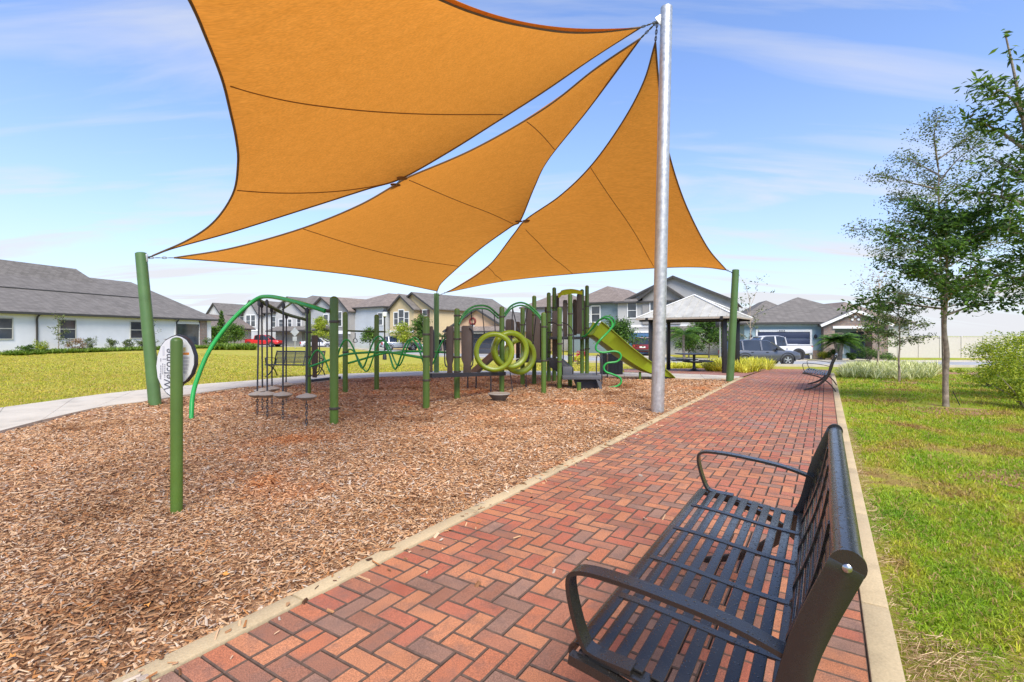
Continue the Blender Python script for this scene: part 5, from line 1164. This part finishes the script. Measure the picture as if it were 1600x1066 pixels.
# ================================================================== PLANTS
def leaf_cloud(name, clumps, n, size, mat, parent, seed, narrow=.42, flat=.0, shell=.55):
    """clumps: [(centre, (rx,ry,rz), weight)] -> n leaf blades, each a folded rhombus"""
    r = np.random.default_rng(seed); off = np.array(WL.get(parent.name, Vector((0,0,0))))
    wts = np.array([c[2] for c in clumps], float); wts /= wts.sum(); idx = r.choice(len(clumps), n, p=wts)
    C = np.array([tuple(c[0]) for c in clumps]); R = np.array([c[1] for c in clumps])
    d = r.normal(size=(n, 3)); d /= np.linalg.norm(d, axis=1)[:, None]; rad = r.random(n)**shell
    p = C[idx]+d*rad[:, None]*R[idx]
    a = r.normal(size=(n, 3))*np.array([1, 1, .55])+d*.5; a /= np.linalg.norm(a, axis=1)[:, None]
    b = np.cross(a, r.normal(size=(n, 3))); b /= np.linalg.norm(b, axis=1)[:, None]; c = np.cross(a, b)
    s = size*r.uniform(.6, 1.3, n)[:, None]
    v = np.empty((n, 4, 3)); v[:, 0] = p-a*s*.5; v[:, 1] = p+b*s*narrow*.5+c*s*.06; v[:, 2] = p+a*s*.5; v[:, 3] = p-b*s*narrow*.5+c*s*.06
    v -= off; f = (np.array([(0,1,2,3)])[None]+4*np.arange(n)[:, None, None]).reshape(-1, 4)
    return np_mesh(name, v.reshape(-1, 3), f, mat, parent)
BARK = M('bark', (.23,.19,.145), .9, var=.45, scale=14, bump=.8, bscale=45); BARKD = M('bark_pale', (.24,.195,.15), .9, var=.5, scale=9, bump=.6, bscale=40)
def branches(m, base, tips, r0, rr):
    """limbs from points on the trunk to tips with a gentle bow; returns sample points"""
    out = []
    for a, tip in tips:
        a, tip = Vector(a), Vector(tip); d = tip-a; mid = a+d*.5+Vector((rr.uniform(-.1,.1), rr.uniform(-.1,.1), rr.uniform(-.02,.14)))*d.length
        pts = crom([a, mid, tip], 5); n = len(pts); m.tube(pts, [lerp(r0, r0*.18, k/(n-1)) for k in range(n)], 6); out += pts[3:]
        for k in range(4):
            s = pts[rr.randint(4, n-1)]; e = s+Vector((rr.gauss(0,1), rr.gauss(0,1), rr.gauss(.25,.7))).normalized()*d.length*rr.uniform(.2,.42); m.tube([s, s.lerp(e,.5)+Vector((0,0,.03)), e], [r0*.32, r0*.2, r0*.08], 5); out += [s.lerp(e,.5), e]
    return out
def tree(name, label, base, trunk, limbs, r, leaf, n, size, clump, seed, extra=(), narrow=.42, bark=None, lean=(0,0)):
    """trunk: height of the leader; limbs: [(z0, dx,dy,dz)]"""
    b = Vector(base); rr = random.Random(seed); t = thing(name, label, 'tree', b)
    m = MB(); H_ = trunk; pts = [b+Vector((lean[0]*k/8+rr.uniform(-.02,.02)*(k > 0), lean[1]*k/8+rr.uniform(-.02,.02)*(k > 0), -.1*(k == 0)+H_*k/8)) for k in range(9)]
    pts = crom(pts, 4); n_ = len(pts); m.tube(pts, [r*(1.25 if k == 0 else 1)*lerp(1, .14, k/(n_-1)) for k in range(n_)], 10)
    def at(z): return pts[min(n_-1, max(0, int(z/H_*(n_-1))))]
    tips = [(at(z0), at(z0)+Vector((dx, dy, dz))) for z0, dx, dy, dz in limbs]
    sp = branches(m, b, tips, r*.42, rr); m.build('trunk', bark or BARK, t)
    cl = [(p, (clump*rr.uniform(.7,1.25), clump*rr.uniform(.7,1.25), clump*rr.uniform(.5,.95)), 1.) for p in sp]
    for z in np.linspace(H_*.45, H_*1.0, 10):
        p = at(z); cl.append((p, (clump*.7*(1.25-z/H_),)*2+(clump*.6,), .6))
    cl += list(extra)
    leaf_cloud('crown', cl, n, size, leaf, t, seed, narrow); return t
LG = leaf_mat('leaf_live_oak', (.05,.11,.016), (.15,.26,.03), .35); LD_ = leaf_mat('leaf_dark', (.035,.09,.014), (.12,.23,.03), .35); LY = leaf_mat('leaf_yellow_green', (.22,.32,.018), (.48,.52,.05), .4); LO = leaf_mat('leaf_olive', (.07,.10,.03), (.18,.23,.06), .35); LP = leaf_mat('leaf_palm', (.05,.14,.02), (.17,.30,.04), .35); LVAR = leaf_mat('leaf_variegated', (.38,.42,.11), (.85,.82,.42), .35); LLIME = leaf_mat('leaf_lime_border', (.48,.48,.03), (.85,.76,.10), .4); LDRY = leaf_mat('leaf_dry', (.22,.12,.05), (.40,.26,.12), .3)
rr = random.Random(5)
def limbset(n, z0, z1, rad, rise, seed, taper=.6):
    q = random.Random(seed); out = []
    for k in range(n):
        f = k/(n-1); a = k*2.4+q.uniform(-.4,.4); R = rad*lerp(1, 1-taper, f)*q.uniform(.75,1.15); out.append((lerp(z0, z1, f), R*math.cos(a), R*math.sin(a), rise*q.uniform(.6,1.3)*lerp(.6,1.2,f)))
    return out
# main tree right of the path
bT = G(1478, 633)
t1 = tree('oak_tree', 'young tree with a straight trunk and dense dark crown on the right lawn', bT, 4.1, limbset(15, 1.85, 3.7, 1.45, .45, 3), .057, LD_, 8600, .10, .29, 3, extra=[(bT+Vector((.15,0,2.35)), (1.2,1.0,.36), 4), (bT+Vector((.9,.2,2.5)), (.9,.8,.40), 3)], bark=BARKD)
m = MB(); q0 = bT+Vector((.12,-.02,.0)); m.tube([q0+Vector((.14,0,0)), q0+Vector((0,0,.28))], .008, 6); m.build('stake', BLACKDRY, t1)
# larger-leaved tree at the frame's edge
bT2 = GZ(1690, 9.0)
tree('oak_tree', 'tall tree with long leaves and a bare leader at the right edge of the picture', bT2, 6.9, limbset(18, 2.0, 5.4, 1.7, .75, 9, .5), .09, LG, 4400, .16, .28, 9, extra=[(P(1575,420,9.0), (.7,.7,.7), 4), (P(1590,300,9.0), (.7,.7,.55), 2.5), (P(1520,235,9.0), (.55,.45,.4), 1.3), (P(1500,300,9.0), (.45,.45,.35), 1), (P(1574,205,9.0), (.2,.2,.6), .9), (P(1570,82,9.0), (.24,.2,.16), .55), (P(1575,135,9.0), (.13,.13,.5), .8)], lean=(-1.4, 0), narrow=.3)
# airy tree behind
bT3 = GZ(1477, 14.5)
tree('oak_tree', 'airy small-leaved tree rising behind the dark crowned tree', bT3, 7.0, limbset(22, 2.4, 6.6, 2.4, .9, 14, .5), .06, LO, 15500, .08, .42, 14, bark=BARKD, lean=(-.25, 0))
bT4 = G(1405, 595)
tree('young_tree', 'slender young tree by the variegated border left of the dark tree', bT4, 2.5, limbset(9, 1.2, 2.4, .85, .3, 4), .035, LO, 3200, .075, .22, 4, bark=BARKD)
tree('young_tree', 'second slender sapling beside the pale border nearer the fence', GZ(1372, 20), 2.6, limbset(9, 1.1, 2.4, .7, .3, 8), .035, LG, 2600, .09, .25, 8, bark=BARKD)
tree('bare_tree', 'nearly leafless multi-branched tree before the stone gable', GZ(1372, 33), 5.2, limbset(14, 1.0, 5.0, 1.5, 2.0, 12, .3), .05, LDRY, 500, .16, .5, 12, bark=M('bark_tan', (.42,.33,.24), .9))
tree('bare_tree', 'thin bare tree with a few leaf tufts left of the light blue house', GZ(1172, 36), 4.6, limbset(10, 1.0, 4.4, 1.1, 1.8, 22, .2), .04, LO, 300, .18, .3, 22, bark=M('bark_tan'))
# background trees
for args in (
 ('conifer', 'dark pointed evergreen by the white gable of the blue house', GZ(346, 62), 4.9, 1.1, LD_, 4000, .22),
 ('shade_tree', 'round mid green tree before the blue house', GZ(366, 58), 2.9, 1.5, LG, 3600, .2),
 ('shade_tree', 'low leafy tree between the bungalow and the evergreen', GZ(335, 55), 2.2, 1.0, LG, 2600, .2),
 ('shade_tree', 'yellow-green tree above the white sedan', GZ(500, 69), 4.6, 1.5, LY, 2600, .24),
 ('shade_tree', 'dark bushy tree before the yellow house', GZ(657, 56), 4.0, 1.4, LD_, 3200, .22),
 ('shade_tree', 'pale yellow-green tree before the yellow house windows', GZ(630, 57), 3.2, 1.5, LY, 2200, .22),
 ('shade_tree', 'small round green tree under the overhead bar', GZ(578, 60), 2.7, 1.3, LG, 2400, .22),
 ('shade_tree', 'dark rounded tree behind the slide before the teal house', GZ(968, 44), 3.5, 1.7, LD_, 5000, .2),
 ('shade_tree', 'dense dark magnolia framed by the pavilion', GZ(1108, 40), 3.9, 1.7, LD_, 6500, .19),
 ('shade_tree', 'low round shrub tree left of the magnolia in the pavilion', GZ(1076, 41), 2.0, 1.2, LD_, 2600, .17)):
    nm, lab, b, hgt, rad, lf, n, sz = args; sd = int(abs(b.x*10))
    if nm == 'conifer':
        t = thing(nm, lab, 'tree', b); MB().cyl(b, b+Vector((0,0,hgt)), .12, .02, 8).build('trunk', BARK, t)
        leaf_cloud('crown', [(b+Vector((0,0,hgt*(.12+.09*k))), (rad*(1-.092*k), rad*(1-.092*k), .34), 1.2-.1*k) for k in range(10)], n, sz, lf, t, sd)
    else: tree(nm, lab, b, hgt*.8, limbset(11, hgt*.3, hgt*.75, rad, hgt*.18, sd), .07, lf, n, sz, rad*.42, sd)
# palms
def palm(label, b, hgt, n, L, stems, seed):
    q = random.Random(seed); t = thing('palm_tree', label, 'tree', b); m = MB(); V = []; Fc = []
    tops = []
    for k in range(stems):
        a = 2*math.pi*k/max(1, stems)+.4; tp = b+Vector((math.cos(a)*.35*(stems > 1), math.sin(a)*.3*(stems > 1), hgt*q.uniform(.9,1.05))); tops.append(tp); m.tube(crom([b+Vector((math.cos(a)*.08, 0, -.05)), b.lerp(tp, .5)+Vector((0,0,0)), tp], 4), [.10]*4+[.09]*4+[.11], 9)
    m.build('trunk', BARKD, t); fm = MB()
    for tp in tops:
        for k in range(n):
            a = q.uniform(0, 6.28); el = q.uniform(-.1, 1.2); Lf = L*q.uniform(.75,1.1); d = Vector((math.cos(a), math.sin(a), 0)); pts = []
            for j in range(7): s = j/6; pts.append(tp+d*Lf*s*math.cos(el*(1-s*.3))+Vector((0,0, Lf*(math.sin(el)*s-.62*s*s))))
            fm.tube(pts, [.012, .011, .01, .008, .006, .004, .002], 4); side = Vector((-d.y, d.x, 0))
            for j in range(26):
                s = .12+.86*j/25; i = min(5, int(s*6)); p = pts[i].lerp(pts[i+1], s*6-i); ll = L*.26*math.sin(math.pi*min(1, s*.9+.08))
                for sg in (-1, 1):
                    e = p+side*sg*ll*.85+d*ll*.5+Vector((0,0,-ll*.3)); w = d*.024; kx = len(fm.v); fm.v += [tuple(p-w), tuple(p+w), tuple(e)]; fm.f.append((kx, kx+1, kx+2))
    fm.build('fronds', LP, t, smooth=False)
palm('feathery palm with three stems before the stone porch', GZ(1312, 36), 1.6, 40, 1.5, 3, 4)
palm('arching palm framed by the pavilion left of the magnolia', GZ(1068, 37), 1.9, 44, 2.0, 1, 6)
palm('small palm beside the yellow house behind the brown panels', GZ(691, 52), 1.9, 22, 1.4, 1, 8)
# shrubs
def shrub(name, label, b, rx, ry, rz, lf, n, sz, seed, group=None, narrow=.4):
    t = thing(name, label, 'shrub', b, group=group); b = Vector(b); q = random.Random(seed); m = MB()
    for k in range(7):
        a = q.uniform(0, 6.28); e = b+Vector((rx*.7*math.cos(a), ry*.7*math.sin(a), rz*q.uniform(.9,1.5))); m.tube([b, b.lerp(e,.5)+Vector((0,0,.05)), e], [.02,.012,.005], 5)
    m.build('stems', BARK, t)
    cl = [(b+Vector((q.uniform(-.6,.6)*rx, q.uniform(-.6,.6)*ry, rz*q.uniform(.5,1.5))), (rx*q.uniform(.25,.5), ry*q.uniform(.25,.5), rz*q.uniform(.25,.5)), 1) for _ in range(16)]
    leaf_cloud('foliage', cl, n, sz, lf, t, seed, narrow); return t
shrub('flowering_bush', 'large loose yellow-green bush at the right edge of the lawn', GZ(1592, 11.2), 1.15, .9, .85, LY, 9000, .06, 31)
shrub('flowering_bush', 'lower yellow-green bush in front of the large one at the right edge', GZ(1600, 9.6), .6, .6, .42, LY, 3600, .055, 32)
shrub('flowering_bush', 'small yellow-green bush by the mulch strip left of the large bush', GZ(1545, 13.5), .9, .6, .32, LY, 3600, .06, 33)
shrub('hibiscus_bush', 'small bush with pink blossom behind the play tower', GZ(906, 33), .6, .5, .5, leaf_mat('petal_pink', (.45,.02,.08), (.65,.08,.14), .3), 900, .14, 34)
shrub('hibiscus_bush', 'yellow leaved bush below the pink blossom behind the play tower', GZ(903, 31), .6, .5, .36, LLIME, 900, .12, 35)
for k, (px, Z, r, h, lf, lab) in enumerate(((1288, 37.5, .5, .45, LLIME, 'clipped golden shrub at the corner of the navy garage'), (1300, 37, .5, .5, LG, 'round green shrub left of the three-stemmed palm'), (1330, 36.5, .4, .35, LG, 'small green shrub below the navy front door'), (1356, 35, .9, .65, LD_, 'dark green shrub under the bare tree'), (1384, 34, .8, .5, LG, 'spreading green shrub right of the bare tree'))):
    shrub('garden_shrub', lab, GZ(px, Z), r, r, h, lf, 1300, .1, 50+k, 'shrubs in the front gardens')
# bungalow border
def wall_pt(px, off): 
    p = L0+LD*s_of(px); o = Vector((LD.y, -LD.x, 0))*off; q = p+o; return Vector((q.x, q.y, TZ(q.x, q.y)))
for k, (px, off, r, h, lf, lab) in enumerate(((6, 1.8, .5, .35, LG, 'low green shrub at the left end of the bungalow border'), (33, 1.8, .55, .5, LY, 'spiky yellow-green shrub left of the first downspout'), (92, 1.5, .75, .55, LDRY, 'russet shrub between the downspout and the window'), (118, 1.3, .5, .6, LO, 'olive shrub under the bungalow window'), (152, 1.3, .5, .55, LO, 'thin olive shrub right of the bungalow window'), (178, 1.3, .45, .5, LO, 'thin grey-green shrub in the middle of the bare wall'), (201, 1.3, .5, .5, LO, 'olive shrub left of the right bungalow window'), (300, 1.8, .8, .55, LD_, 'dark shrub by the stone pier of the bungalow'), (249, 1.2, .7, .5, LDRY, 'russet shrub behind the welcome sign'))):
    shrub('border_shrub', lab, wall_pt(px, off), r, r, h, lf, 900, .1, 70+k, 'shrubs along the bungalow wall')
for px, lab, hgt, n in ((70, 'sparse sapling beside the bungalow downspout', 2.3, 420), (219, 'thin sapling before the right bungalow window', 2.6, 250)):
    b = wall_pt(px, 1.2); tree('sapling', lab, b, hgt, limbset(8, .5, hgt*.9, .7, .5, px), .03, LO, n, .13, .22, px, bark=BARKD)
def blades_bed(name, label, pts, n, L, w, mat, seed, kind='stuff'):
    """arching strap leaves in clumps over an outline"""
    r = np.random.default_rng(seed); Q = np.array(pts); x0, y0 = Q.min(0); x1, y1 = Q.max(0); cl = []
    while len(cl) < n//22:
        x, y = r.uniform(x0, x1), r.uniform(y0, y1)
        if inside(np.array([x]), np.array([y]), Q)[0]: cl.append((x, y))
    cl = np.array(cl); c = cl[r.integers(0, len(cl), n)]; a = r.uniform(0, 6.283, n); l = L*r.uniform(.55,1.15,n); out = r.uniform(.25,.95,n); z = TZv(c[:,0], c[:,1])-.02; v = np.empty((n, 8, 3)); ca, sa = np.cos(a), np.sin(a); ww = w*r.uniform(.6,1.2,n)
    for k, s in enumerate((0, .4, .75, 1.)):
        rx = l*out*s; hz = l*(1.0*s-.55*s*s*out-.15*s*s); wd = ww*(1-.85*s*s)
        for j, sg in ((0,-1), (1,1)): v[:, 2*k+j] = np.stack([c[:,0]+ca*(rx+.03)-sa*wd*sg, c[:,1]+sa*(rx+.03)+ca*wd*sg, z+hz], 1)
    f = (np.array([(0,1,3,2),(2,3,5,4),(4,5,7,6)])[None]+8*np.arange(n)[:, None, None]).reshape(-1, 4)
    tag(np_mesh(name, v.reshape(-1, 3), f, mat), label, 'ground cover', kind=kind)
def quad_px(*p): return [tuple(G(*q).xy) for q in p]
blades_bed('border_plants', 'pale variegated strap-leaved border along the far end of the right lawn', quad_px((1312,589), (1330,575), (1420,573), (1470,578), (1462,591), (1400,594), (1350,592)), 9000, .62, .014, LVAR, 41)
blades_bed('border_plants', 'golden-green strap-leaved border in front of the dark grey car', quad_px((1104,580), (1116,571), (1197,572), (1206,579), (1160,584)), 5600, .82, .018, LLIME, 42)
blades_bed('border_plants', 'low golden planting seen through the pavilion', [tuple(GZ(1046,25.5).xy), tuple(GZ(1046,30).xy), tuple(GZ(1112,30).xy), tuple(GZ(1112,25.5).xy)], 3200, .42, .018, LLIME, 43)
hq = [tuple(wall_pt(px, o).xy) for px, o in ((-30,3.2), (60,3.2), (150,3.0), (230,2.8), (330,2.6), (330,.7), (230,.8), (150,.9), (60,.9), (-30,.9))]
blades_bed('hedge_grass', 'green strip of low planting along the foot of the bungalow', hq, 14000, .45, .03, leaf_mat('leaf_hedge', (.10,.19,.02), (.26,.36,.05), .4), 44)
blades_bed('hedge_grass', 'green ornamental grass strip before the red truck', [tuple(GZ(px, z).xy) for px, z in ((330,40), (398,40), (398,45), (330,45))], 6000, .75, .035, MATS['leaf_hedge'], 45)
